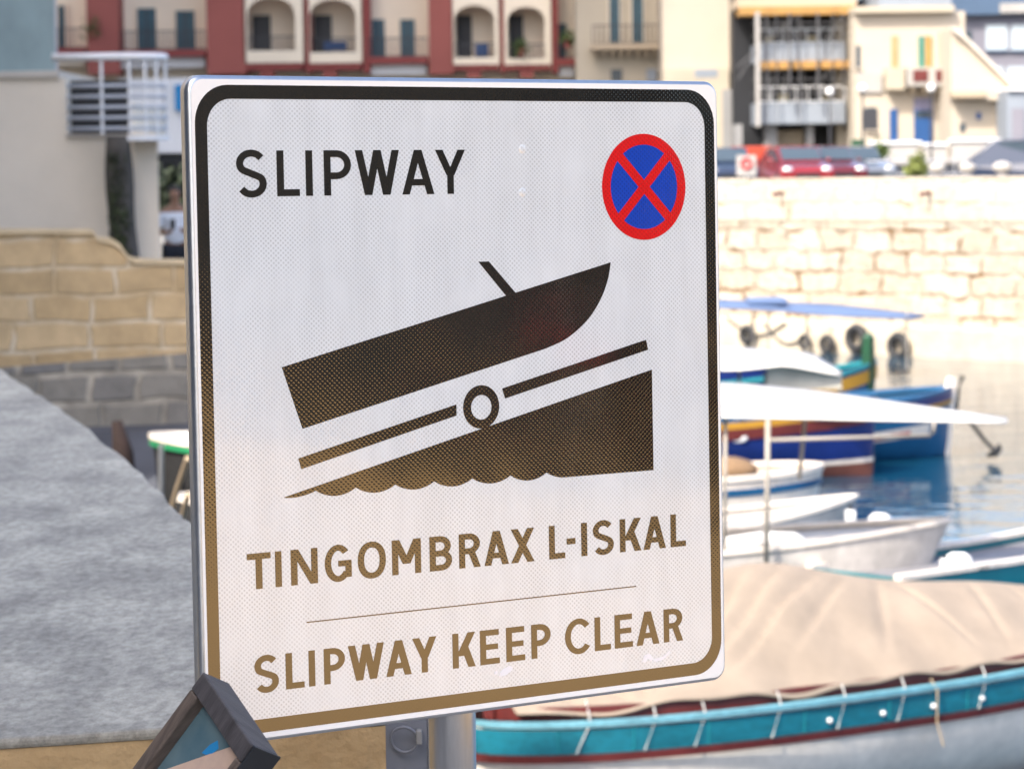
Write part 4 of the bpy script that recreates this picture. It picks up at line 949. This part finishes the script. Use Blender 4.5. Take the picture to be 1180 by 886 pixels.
rb = Fac('apartment_building', 150, 320, 'terracotta and cream apartment building with arched loggias along its upper floor')
rb.box('wall', -120, -200, 663, 300, m_cream, -9, -1.6)
rb.box('roof', -122, -206, 665, -200, m_reddk, -9.2, 0.2)
for x0_, x1_ in ((99, 136), (237, 282), (493, 521)): rb.box('pilaster', x0_, -200, x1_, 86, m_redr, -1.6, .35)
for x0_, x1_ in ((350, 357), (417, 425), (575, 581), (635, 642)): rb.box('slim_pilaster', x0_, -200, x1_, 84, m_reddk, -1.6, .25)
for (a_, b_, yt, yb_, f0, f1) in ((286, 341, -2, 59, 282.2, 349.8), (358, 411, 0, 61, 357.2, 416.8), (524, 570, 7, 67, 521.2, 574.8), (585, 628, 9, 68, 581.2, 634.8)):
    rb.arch(a_, b_, yt, yb_, f0, f1, -60, 73 if a_ < 400 else 75, m_cream)
    rb.box('slab_edge', f0, 73.2 if a_ < 400 else 75.2, f1, 81, m_reddk, -1.6, .30)
    dk = rb.box('loggia_door', a_ + 2, 16, a_ + (b_ - a_) * .42, yb_, m_dark, -1.6, -1.5)
    rb.rail(a_, yb_ - 17, b_, yb_, m_iron, .1)
    rb.box('bracket', a_ + 14, 81.2, a_ + 30, 90, m_redr, -.6, .2)
rb.box('table', 372, 48, 398, 58, m_bluedoor, -1.0, -.4); rb.box('table', 548, 50, 562, 65, m_bluedoor, -1.0, -.4)
for (x0_, x1_, y0_, y1_) in ((154, 176, 8, 58), (199, 221, 11, 58), (427, 442, 21, 65), (460, 477, 21, 65), (641, 653, 26, 66), (62, 70, 5, 55)): rb.shutter_door(x0_, y0_, x1_, y1_, m_shutter, -1.6)
for (x0_, x1_, y0_, y1_) in ((136, 237, 36, 58), (425, 493, 44, 66), (642, 663, 46, 68), (40, 99, 33, 56)):
    rb.rail(x0_, y0_, x1_, y1_, m_iron, .25); rb.box('balcony_slab', x0_, y1_, x1_, y1_ + 8, m_reddk, -1.6, .35); rb.box('balcony_underside', x0_ + 2, y1_ + 8.2, x1_ - 2, y1_ + 20, m_whitepaint if x0_ > 100 else m_cream, -1.6, -.3)
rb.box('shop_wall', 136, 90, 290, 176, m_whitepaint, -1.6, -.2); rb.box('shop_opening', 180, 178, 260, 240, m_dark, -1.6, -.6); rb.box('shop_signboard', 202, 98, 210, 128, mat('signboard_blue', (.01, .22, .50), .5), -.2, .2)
mb = MB(); c = at(105, 66, 150)
def leaves(name, px, py, Y, r, n_, m, root=None, sq=(1, 1, 1), size=.12):
    c = at(px, py, Y); mb = MB()
    for k in range(n_):
        q = c + Vector((random.gauss(0, .45) * sq[0], random.gauss(0, .45) * sq[1], random.gauss(0, .45) * sq[2])) * r
        d1 = Vector((random.uniform(-1, 1), random.uniform(-1, 1), random.uniform(-1, 1))).normalized() * size; d2 = Vector((random.uniform(-1, 1), random.uniform(-1, 1), random.uniform(-1, 1))).normalized() * size * .6
        mb.poly([q - d1, q + d2, q + d1, q - d2])
    return build(name, mb, m, root, weld=0)
for i, (px_, py_, lb) in enumerate(((654, 46, 'small green potted plant on the balcony at the right end of the terracotta building'), (108, 33, 'leafy potted plant on the balcony left of the first terracotta pilaster'), (600, 55, 'green potted plant in the rightmost arched loggia'))):
    t = thing('potted_plant', at(px_, py_ + 8, 149.6), lb, 'plant', 0, 'potted plants on the far balconies')
    leaves('foliage', px_, py_, 149.6, .5, 120, m_leaf, t); q = at(px_, py_ + 8, 149.6); mb = MB(); mb.tube([(q.x, q.y, q.z - .1), (q.x, q.y, q.z + .3)], [.14, .2], 10); build('pot', mb, m_redr, t)

leaves('foliage', 198, 226, 52, .62, 520, mat('dark_leaf', (.016, .026, .010), .8, var=.5, scale=3), sh, (1.3, .7, .8), .13)
mb = MB(); q = at(198, 226, 52); mb.tube([(q.x, 52, gz), (q.x, 52, q.z)], [.07, .03], 7); build('stem', mb, m_bark, sh)
pwl = thing('promenade_wall', (at(198, 280, 55).x, 55, gz), 'low grey wall on the promenade behind the person in white', 'wall')
mb = MB(); mb.box(-12, at(240, 280, 55).x, 55, 55.4, 1.0, at(198, 243, 55).z); build('wall_body', mb, m_slab, pwl); mb = MB(); mb.box(-12, at(240, 280, 55).x + .03, 54.95, 55.45, at(198, 243, 55).z, at(198, 243, 55).z + .08); build('coping', mb, m_cap_stone, pwl)
bg = Fac('beige_townhouse', 147, 712, 'narrow beige stone townhouse with two teal shutters above a bracketed balcony')
bg.box('wall', 664, -200, 762, 300, m_beige, -9, 0)
for x0_, x1_ in ((702, 714), (728, 741)): bg.shutter_door(x0_, -6, x1_, 49, m_shutter, 0)
bs = bg.box('balcony_slab', 680, 52, 760, 58, m_creamdk, 0.0, 1.1)
for k in range(8): bg.box('bracket', 684 + k * 9.6, 58.2, 688 + k * 9.6, 65, m_creamdk, 0, .8, bs)
bg.rail(682, 30, 758, 52, m_iron, 1.0, .2)
bg.box('window', 704, 80, 717, 94, m_winglass, 0, .05); bg.box('wall_box', 745, 80, 756, 94, m_bluewash, 0, .2)
pw = Fac('blank_limestone_building', 143, 800, 'tall blank pale limestone side wall between the beige townhouse and the scaffolding')
pw.box('wall', 763, -200, 846, 300, m_creamlt, -12, 0); pw.box('lower_wall', 765, 80, 840, 300, m_beige, 0, .5); pw.box('side_strip', 832, 104, 847.5, 300, m_slab, .5, .9)
pw.box('plaster_patch', 800, 80.5, 826, 90, m_bluewash, .5, .52)
# construction
cs = Fac('construction_building', 138, 916, 'half built concrete block with orange edged scaffolding decks and open dark floors')
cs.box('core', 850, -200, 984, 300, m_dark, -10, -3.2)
cs.box('core_side', 966, -200, 984, 300, m_beige, -3.19, -.6)
for (y0_, y1_, m_, x0_, x1_, d) in ((-2, 9, m_creamdk, 848, 985, .6), (118, 143, m_bluewash, 872, 972, .8), (50, 71, m_bluewash, 872, 972, .7)): cs.box('floor_slab', x0_, y0_, x1_, y1_, m_, -3.2, d)
for (y0_, y1_, x0_, x1_) in ((9, 18.5, 850, 983), (71.4, 80, 874, 985)): cs.box('scaffold_deck', x0_, y0_, x1_, y1_, m_orange, -1, 1.1)
for px_ in (888, 905, 926, 948): cs.box('column', px_, 18.6, px_ + 4, 50, m_slab, -2.4, -2.0); cs.box('column', px_ + 2, 80.2, px_ + 6, 118, m_slab, -2.4, -2.0)
cs.rail(874, 34, 970, 50, m_galv, .4, .5); cs.rail(874, 100, 972, 118, m_whitepaint, .5, .5)
for px_ in (868, 906, 938): cs.box('scaffold_pole', px_, 16, px_ + (5 if px_ == 868 else 2), 147 if px_ == 868 else 120, m_farwhite if px_ == 868 else m_tube, 1.2, 1.32)
mb = MB(); mb.tube([at(850, 92, 136.6), at(870, 62, 136.6)], .03, 6); build('scaffold_brace', mb, m_tube, cs.root); mb = MB(); mb.tube([at(849, 78, 136.6), at(871, 58, 136.6)], .03, 6); build('scaffold_brace', mb, m_tube, cs.root)
for px_ in (880, 892, 918, 956, 968): cs.box('scaffold_pole', px_, 18.6, px_ + 1.1, 143, m_tube, 1.15, 1.2)
for py_ in (28, 42, 92, 108): cs.box('scaffold_tube', 864, py_, 976, py_ + 1.0, m_tube, 1.0, 1.06)
for (xa_, ya_, xb_, yb_) in ((880, 50, 918, 20), (918, 118, 956, 82), (950, 50, 970, 20)):
    mb = MB(); mb.tube([at(xa_, ya_, 136.9), at(xb_, yb_, 136.9)], .025, 6); build('scaffold_brace', mb, m_tube, cs.root)
for (xa_, ya_, w_, h_) in ((884, 42, 9, 8), (931, 40, 12, 10), (900, 108, 10, 10), (952, 110, 8, 8)): cs.box('stacked_materials', xa_, ya_, xa_ + w_, ya_ + h_, m_olive, -1.6, -.8)
for (x0_, x1_) in ((848, 856), (884, 896), (930, 938)): cs.box('ground_pillar', x0_, 143.2, x1_, 300, m_slab, -2, 0)
cs.box('shop_front', 896.2, 150, 929, 300, m_creamdk, -2.2, -1.2)
cs.box('side_window', 985, 50, 989, 78, m_winglass, -.6, -.5)
# cream house with blue doors
ch = Fac('cream_house', 135, 1048, 'sunlit cream house with bright blue doors and maroon panelled balcony')
ch.box('wall', 985, 14, 1112, 300, m_creamlt, -9, 0); ch.box('cornice', 983, 8, 1098, 15, m_beige, -9, .5); ch.box('parapet', 1012, -12, 1096, 8, m_bluewash, -9, .1)
for (x0_, x1_, y0_, y1_, m_) in ((1027, 1035, 42, 79, m_olive), (1058, 1073, 42, 78, m_shutterg), (986, 991, 53, 79, m_winglass), (973, 983, 126, 148, m_winglass), (997, 1010, 124, 150, m_winglass)):
    if x0_ < 985: cs.box('window', x0_, y0_, x1_, y1_, m_, -.6, -.5); continue
    o = ch.box('window', x0_, y0_, x1_, y1_, m_, 0, .06); ch.box('window_sill', x0_ - 1, y1_, x1_ + 1, y1_ + 1.5, m_creamlt, 0, .2, o)
ch.box('shutter_leaf', 1066, 42, 1073, 78, m_orange, .065, .1)
o = ch.box('door', 1025, 126, 1034, 171, m_bluedoor, 0, .08); ch.box('door_handle', 1032, 148, 1033, 150, m_chrome, .08, .12, o)
o = ch.box('double_door', 1053, 127, 1075, 166, m_bluedoor, 0, .08); ch.box('fanlight', 1053, 113, 1075, 126.7, m_lilac, 0, .07, o); ch.box('door_panes', 1055, 129, 1073, 136, m_winglass, .08, .10, o)
o = ch.box('balcony', 1042, 79, 1096, 100, m_farwhite, 0, 1.2)
for x0_ in (1048, 1074): ch.box('maroon_panel', x0_, 82, x0_ + 17, 95, m_maroon, 1.2, 1.25, o)
for k in range(4): ch.box('bracket', 1046 + 14 * k, 100.2, 1051 + 14 * k, 107, m_creamdk, 0, .9, o)
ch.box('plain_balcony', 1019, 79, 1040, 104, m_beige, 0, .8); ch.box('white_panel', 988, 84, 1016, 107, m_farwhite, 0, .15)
# house with sloping gable
gh = Fac('gabled_house', 131, 1140, 'pale house with one sloping gable edge and tan column, at the right edge')
Yg = 131; P_ = lambda x_, y_: at(x_, y_, Yg)
mb = MB(); mb.prism([P_(1096, 33), P_(1109, 42), P_(1170, 104), P_(1172, 300), P_(1096, 300)], (0, 8, 0)); build('wall', mb, m_creamlt, gh.root)
mb = MB(); mb.prism([P_(1095, 31), P_(1109, 40), P_(1172, 103), P_(1172, 107), P_(1108, 44), P_(1095, 35)], (0, -.4, 0)); build('gable_edge', mb, m_cap_stone, gh.root)
gh.box('canopy', 1093, 106, 1132, 113, m_creamdk, 0, 1.0); gh.box('lamp_bracket', 1103, 113.2, 1109, 117, m_creamdk, 0, .5); gh.box('column', 1148, 120, 1157, 300, m_creamdk, 0, .4); gh.box('window', 1106, 142, 1112, 152, m_winglass, 0, .05); gh.box('porch_roof', 1132.5, 104, 1172, 116, m_creamlt, 0, .5)
gh.box('blue_plaque', 1125, 130, 1130, 138, m_bluedoor, 0, .08)
wh = Fac('white_house', 128, 1195, 'white rendered wall with grey door, cut off by the right edge')
wh.box('wall', 1160.5, 104, 1260, 300, m_bluewash, -2.8, 0); wh.box('door', 1166, 125, 1180, 180, m_mauve, 0, .08); wh.box('cornice', 1160, 101, 1260, 104, m_whitepaint, -2.8, .2)
ob = Fac('office_building', 165, 1150, 'modern grey lilac block with wide bright windows and slate blue roof, behind the gabled house')
ob.box('wall', 1094, 17, 1300, 300, m_mauve, -12, 0); ob.box('roof', 1090, -30, 1300, 17, m_roofblue, -12, .6); ob.box('roof_strip', 1150, 4, 1300, 15, m_farwhite, .6, .7)
for (x0_, x1_, y0_, y1_) in ((1136, 1161, 29, 58), (1165, 1190, 29, 58), (1136, 1156, 77, 102), (1160, 1190, 77, 102), (1112, 1120, 36, 58)):
    o = ob.box('window', x0_, y0_, x1_, y1_, m_winlight if x0_ > 1120 else m_winglass, 0, .06); ob.box('window_frame', x0_ - 1, y1_, x1_ + 1, y1_ + 2, m_roofblue, 0, .2, o)

# street: low walls, railing, lamps, cars, sign, plants, stones
for (x0_, x1_, y0_, lb) in ((1004, 1060, 166, 'low white garden wall under the blue doors, left length'), (1064, 1091, 168, 'short low white garden wall between two gaps, middle length'), (1096, 1152, 163, 'low white garden wall before the gabled house, right length')):
    g = thing('garden_wall', (at((x0_ + x1_) / 2, 190, 118).x, 118, 3.8), lb, 'wall', 0, 'low white garden walls along the far street')
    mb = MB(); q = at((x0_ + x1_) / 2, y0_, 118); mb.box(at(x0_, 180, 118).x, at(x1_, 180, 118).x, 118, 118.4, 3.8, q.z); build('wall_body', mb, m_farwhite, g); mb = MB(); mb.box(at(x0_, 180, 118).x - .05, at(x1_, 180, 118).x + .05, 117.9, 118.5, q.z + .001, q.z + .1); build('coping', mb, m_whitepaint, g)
f_ = thing('street_railing', (at(1090, 190, 100).x, 100, 3.8), 'thin grey street railing along the far quay road', 'railing')
mb = MB(); xa, xb = at(1000, 190, 100).x, at(1200, 190, 100).x
for zz_ in (.5, .95): mb.tube([(xa, 100, 3.8 + zz_), (xb, 100, 3.8 + zz_)], .03, 6)
build('rails', mb, m_galv, f_)
for k in range(9): mb = MB(); x_ = xa + (xb - xa) * k / 8; mb.tube([(x_, 100, 3.8), (x_, 100, 4.8)], .03, 6); build('post', mb, m_galv, f_)
rbx = thing('dark_strip', (at(1080, 195, 108).x, 108, 3.8), 'dark strip for parked cars and shadow behind the yellow green plant and white bollards', 'barrier')  # dark strip added where parked cars and their shadow would be
mb = MB(); mb.box(at(996, 195, 108).x, at(1230, 195, 108).x, 108, 108.3, 3.8, at(1080, 189.5, 108).z); build('panel', mb, mat('blue_grey_strip', (.05, .055, .07), .7, var=.25, scale=1), rbx); mb = MB(); mb.box(at(996, 195, 108).x, at(1230, 195, 108).x, 107.9, 108.4, at(1080, 189.4, 108).z, at(1080, 188.6, 108).z); build('cap_rail', mb, m_slab, rbx)
for i, (px_, py_, pb, lb) in enumerate(((955, 106, 200, 'street lamp with white globe in front of the scaffolding'), (993, 102, 200, 'street lamp with white globe and dark bracket, between the scaffolding and the blue doors'), (1072, 102, 200, 'street lamp with white globe in front of the maroon balcony panels'))):
    q = at(px_ + 1, py_, 104); t = thing('street_lamp', (q.x, 104, 3.8), lb, 'street lamp', 0, 'globe street lamps on the far quay')
    mb = MB(); mb.tube([(q.x, 104, 3.8), (q.x, 104, q.z)], [.05, .03], 8); build('pole', mb, m_iron, t); mb = MB(); mb.ball((q.x, 104, q.z), .14, 12, 8); build('globe', mb, m_globe, t, smooth=True)
    if i == 1: mb = MB(); w_ = at(1003, 126, 104); mb.box(q.x, w_.x + .25, 103.9, 104.1, w_.z - .7, w_.z); build('box_sign', mb, m_iron, t)
def car(px, Y, rz, paint, label, L=4.1, W=1.72, H=1.46, base=3.8, nm='parked_car', cat='car', grp='cars parked along the far road', zpos=None, xpos=None):
    x_ = at(px, 185, Y).x if xpos is None else xpos
    t = thing(nm, (x_, Y, base), label, cat, rz, grp)
    side = [(-L / 2, .35), (-L / 2, .72), (-L / 2 + .1, .92), (-L * .30, H * .97), (-L * .1, H), (L * .10, H * .98), (L * .27, .95), (L / 2 - .15, .80), (L / 2, .62), (L / 2, .32), (L / 2 - .1, .22), (-L / 2 + .1, .22)]
    mb = MB(); rows = []
    for w_, k_ in ((-.5, .90), (-.47, 1.0), (.47, 1.0), (.5, .90)):
        rows.append([(sx_ * (1 if abs(w_) < .48 else .985), w_ * W * (1 if z_ < .95 else .80), z_ * (1 if abs(w_) < .48 or z_ < .95 else .985)) for sx_, z_ in side])
    mb.quadgrid(rows, close_u=True); mb.poly(rows[0]); mb.poly(rows[-1]); body = build('body', mb, paint, t, world=False, bevel=.03)
    mb = MB(); mb.poly([(L * .255, -W * .37, 1.0), (L * .255, W * .37, 1.0), (L * .115, W * .36, H * .955), (L * .115, -W * .36, H * .955)]); o = build('windscreen', mb, m_winglass, t, world=False); o.location.x = .03; o.location.z = .012
    for s_ in (-1, 1):
        mb = MB(); mb.prism([(-L * .29, s_ * W * .405, .98), (L * .20, s_ * W * .405, .98), (L * .08, s_ * W * .405, H * .92), (-L * .26, s_ * W * .405, H * .92)], (0, s_ * .012, 0)); build('side_window', mb, m_winglass, t, world=False)
        mb = MB(); mb.ball((L / 2 - .10, s_ * W * .36, .70), .15, 10, 6, (.6, 1.2, .7)); build('headlight', mb, m_lamp, t, world=False, smooth=True)
        mb = MB(); mb.ball((L * .2, s_ * (W * .5 + .06), 1.0), .09, 8, 5, (.6, 1, .8)); build('mirror', mb, paint, t, world=False, smooth=True)
        for fx_ in (-L * .31, L * .31):
            mb = MB(); mb.torus((fx_, s_ * W * .44, .30), (0, 1, 0), .21, .10, 18, 8); wv = build('wheel', mb, m_rubber, t, world=False, smooth=True); mb = MB(); mb.tube([(fx_, s_ * W * .41, .30), (fx_, s_ * (W * .44 + .07), .30)], .17, 12); build('rim', mb, m_chrome, wv, world=False)
    mb = MB(); mb.box(L / 2 - .02, L / 2 + .012, -W * .22, W * .22, .45, .58); build('grille', mb, m_dark, t, world=False)
    return t
car(916, 97, R(-84), m_carred, 'bright red car with gleaming headlamp, second right of the square parking sign')
car(950, 98, R(-80), m_carmaroon, 'dark red car parked between the bright red car and the silver car')
car(982, 101, R(-78), m_carsilver, 'silver car with dark windows parked beside the dark red car')
car(834, 99, R(-86), m_carnavy, 'dark car just right of the sign edge, behind the square parking sign')
car(1196, 98, R(-12), m_carnavy, 'dark navy van at the right edge behind the far wall', L=4.6, W=1.85, H=1.62, nm='parked_van', cat='van', grp='vans on the far road')
pb = thing('plastic_barrier', (at(880, 180, 108).x, 108, 3.8), 'orange red plastic site barrier behind the bright red car', 'barrier')
mb = MB(); q0, q1 = at(842, 190, 108), at(934, 168, 108); mb.box(q0.x, q1.x, 108, 108.15, 4.0, q1.z); build('panel', mb, m_orangered, pb, bevel=.03); 
for x_ in (q0.x + .3, (q0.x + q1.x) / 2, q1.x - .3): mb = MB(); mb.box(x_ - .2, x_ + .2, 107.8, 108.4, 3.8, 4.0); build('foot', mb, m_rubber, pb)
q = at(860, 190, 90); ss = thing('parking_sign', (q.x, 90, 3.8), 'small square white sign with red ring symbol on the far wall', 'sign')
mb = MB(); q0, q1 = at(849, 203, 90), at(871, 179, 90); mb.box(q0.x, q1.x, 90, 90.04, q0.z, q1.z); build('panel', mb, m_farwhite, ss); mb = MB(); mb.torus((q.x, 89.97, q.z + .03), (0, 1, 0), .14, .045, 18, 6); build('red_ring', mb, m_redpaint, ss)
mb = MB(); mb.tube([(q.x, 90.07, 3.8), (q.x, 90.07, q1.z)], .03, 8); build('pole', mb, m_galv, ss)
for i, (px_, py_, w_) in enumerate(((1080, 201, .17), (1115, 200, .17), (1155, 198, .19))):
    q = on_quay(px_, py_, -2.1); t = thing('mooring_bollard', (q.x, q.y, 4.28), ('white rounded bollard on the far wall, nearest the yellow green plant', 'white rounded bollard on the far wall, between two others', 'white rounded bollard on the far wall, nearest the navy van')[i], 'bollard', 0, 'white bollards on the far wall')
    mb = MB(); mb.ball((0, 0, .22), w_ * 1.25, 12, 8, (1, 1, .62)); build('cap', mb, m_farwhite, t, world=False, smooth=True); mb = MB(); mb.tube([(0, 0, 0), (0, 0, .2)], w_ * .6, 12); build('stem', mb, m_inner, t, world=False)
for (px_, py_, Y_, r_, n_, m_, lb) in ((1056, 193, 88, .36, 260, m_leafy, 'bushy yellow green plant growing behind the far wall'), (1015, 176, 112, .36, 200, m_leaf, 'dark green shrub at the left end of the white garden walls')):
    q = at(px_, 204, Y_); t = thing('shrub', (q.x, Y_, 3.8), lb, 'shrub'); leaves('foliage', px_, py_, Y_, r_, n_, m_, t, (.9, .9, 1.1), .11)
    mb = MB(); cz_ = at(px_, py_, Y_).z; mb.tube([(q.x, Y_, 3.8), (q.x + .05, Y_, cz_)], [.08, .03], 7); build('stem', mb, m_bark, t)
q = at(989, 165, 106); t = thing('street_notice', (q.x, 106, 3.8), 'small plain green notice board beside the silver car', 'sign'); mb = MB(); q0, q1 = at(981, 170, 106), at(997, 161, 106); mb.box(q0.x, q1.x, 106, 106.05, q0.z, q1.z); build('board', mb, m_green, t); mb = MB(); mb.tube([(q.x, 106.08, 3.8), (q.x, 106.08, q1.z)], .035, 8); build('pole', mb, m_galv, t)
# drain marks on the far wall
for px_, lb in ((902, 'rusty drain spout high on the far wall, left of two'), (1072, 'rusty drain spout high on the far wall, right of two')):
    q = on_quay(px_, 222, -1.24); mb = MB(); mb.tube([q, q + qn * .35 - Vector((0, 0, .05))], .05, 8); tag(build('drain_spout', mb, m_maroon), lb, 'drain spout', 'drain spouts on the far wall')

# ------------------------------------------------------------------ unseen things added for shade and reflections
def block(name, x0, x1, y0, y1, z1, m, label, wx=None):
    t = thing(name, ((x0 + x1) / 2, (y0 + y1) / 2, GZ), label, 'building'); mb = MB(); mb.box(x0, x1, y0, y1, 1.0, z1); build('wall', mb, m, t)
    mb = MB(); mb.box(x0 - .3, x1 + .3, y0 - .3, y1 + .3, z1, z1 + .4); build('roof', mb, m_cap_stone, t)
    fx = x1 if (x0 + x1) / 2 < 0 else x0; sg = 1 if fx == x1 else -1
    for k in range(int((y1 - y0) / 3.2)):
        for j in range(int((z1 - GZ) / 3.2)):
            yy = y0 + 1.2 + 3.2 * k; zz_ = GZ + 1.0 + 3.2 * j; mb = MB(); mb.box(fx + sg * .002, fx + sg * .06, yy, yy + 1.1, zz_, zz_ + 1.5); build('window', mb, m_winglass, t)
    return t
tb = block('shade_block', -17, -7, -14, -.2, 18.4, m_dkst, 'tall unseen block added left of the viewer, shading the parapet and the sign')  # unseen block, added to shade the near area and darken the plate edge
mb = MB(); mb.box(-16.5, -7.0, -.19, 10.6, 1.0, 13.4); build('lower_step', mb, m_dkst, tb)  # lower step shaped so its shade stops short of the covered boat
block('shade_block', -20, -7.6, 24.0, 37.0, 12.6, m_creamdk, 'unseen block added beside the cream building, shading the old stone wall')  # added out of view to shade the left wall and cream building

block('shade_tower', -52, -24, 101.5, 128, 70, m_beige, 'tall unseen tower added across the water to shade the terracotta building')  # unseen tower put in to shade the terracotta facade
t = thing('backdrop', (26, -4, GZ), 'tall dark unseen backdrop added along the quayside to give the dark reflection in the sign', 'backdrop')  # added unseen as the dark half of the sign's reflection
mb = MB(); m_backdrop = mat('dark_backdrop', (.008, .009, .008), .9, var=.5, scale=2)
ha, hb = Vector((11.9, 1.9, 0)), Vector((50, -28, 0)); hd = (hb - ha).normalized(); hq = Vector((hd.y, -hd.x, 0))
for k in range(4200):
    u_ = random.random(); q = ha + (hb - ha) * u_ + hq * random.gauss(0, .25) + Vector((0, 0, GZ + 8 * random.random())); d1 = Vector((random.uniform(-1, 1), random.uniform(-1, 1), random.uniform(-1, 1))).normalized() * .55; d2 = Vector((random.uniform(-1, 1), random.uniform(-1, 1), random.uniform(-1, 1))).normalized() * .4
    mb.poly([q - d1, q + d2, q + d1, q - d2])
mb.prism([ha + Vector((0, 0, GZ)), hb + Vector((0, 0, GZ)), hb + Vector((0, 0, GZ + 7.6)), ha + Vector((0, 0, GZ + 7.6))], hq * .6)
build('foliage', mb, m_backdrop, t, weld=0)
sp_ = at(640, 380, 4.95); dv = (sp_ - Vector((0, 0, EYE))).normalized(); rv = dv - SN * (2 * dv.dot(SN)); q = sp_ + rv * 8.6
t = thing('tint_hoop_post', (q.x, q.y, GZ), 'red hoop on a short post, added unseen for the red glow in the boat pictogram', 'hoop')  # unseen ring added for the red tint reflected in the sign
mb = MB(); mb.torus(q - Vector((0, 0, .06)), (.85, .3, 0), .085, .04, 24, 10); build('hoop', mb, m_redpaint, t, smooth=True); mb = MB(); mb.tube([(q.x + .12, q.y, GZ), (q.x + .12, q.y, q.z + .3)], .03, 8); build('post', mb, m_galv, t)

# ------------------------------------------------------------------ light
SUN_EL = R(46); sd_ = Vector((-.60, -.80, 0)).normalized()
to_sun = Vector((sd_.x * math.cos(SUN_EL), sd_.y * math.cos(SUN_EL), math.sin(SUN_EL)))
sl = bpy.data.lights.new('sun', 'SUN'); sl.energy = 2.2; sl.angle = R(.5); sl.color = (1, .93, .82)
so = bpy.data.objects.new('sun', sl); col.objects.link(so); so.rotation_euler = (-to_sun).to_track_quat('-Z', 'Y').to_euler(); so.location = (0, -20, 60)
w = bpy.data.worlds.new('World'); sc.world = w; w.use_nodes = True
n_, l_ = w.node_tree.nodes, w.node_tree.links
sky = n_.new('ShaderNodeTexSky'); sky.sky_type = 'NISHITA'; sky.sun_disc = False; sky.sun_elevation = SUN_EL; sky.dust_density = 4.0; sky.ozone_density = .7; sky.air_density = .8
sky.sun_rotation = math.atan2(to_sun.x, to_sun.y)
l_.new(sky.outputs[0], n_['Background'].inputs[0]); n_['Background'].inputs[1].default_value = .15
vs = sc.view_settings; vs.view_transform = 'Standard'; vs.look = 'None'; vs.gamma = 1; vs.exposure = 1.66; vs.use_curve_mapping = False
sc.cycles.use_denoising = True
sc.cycles.max_bounces = 8
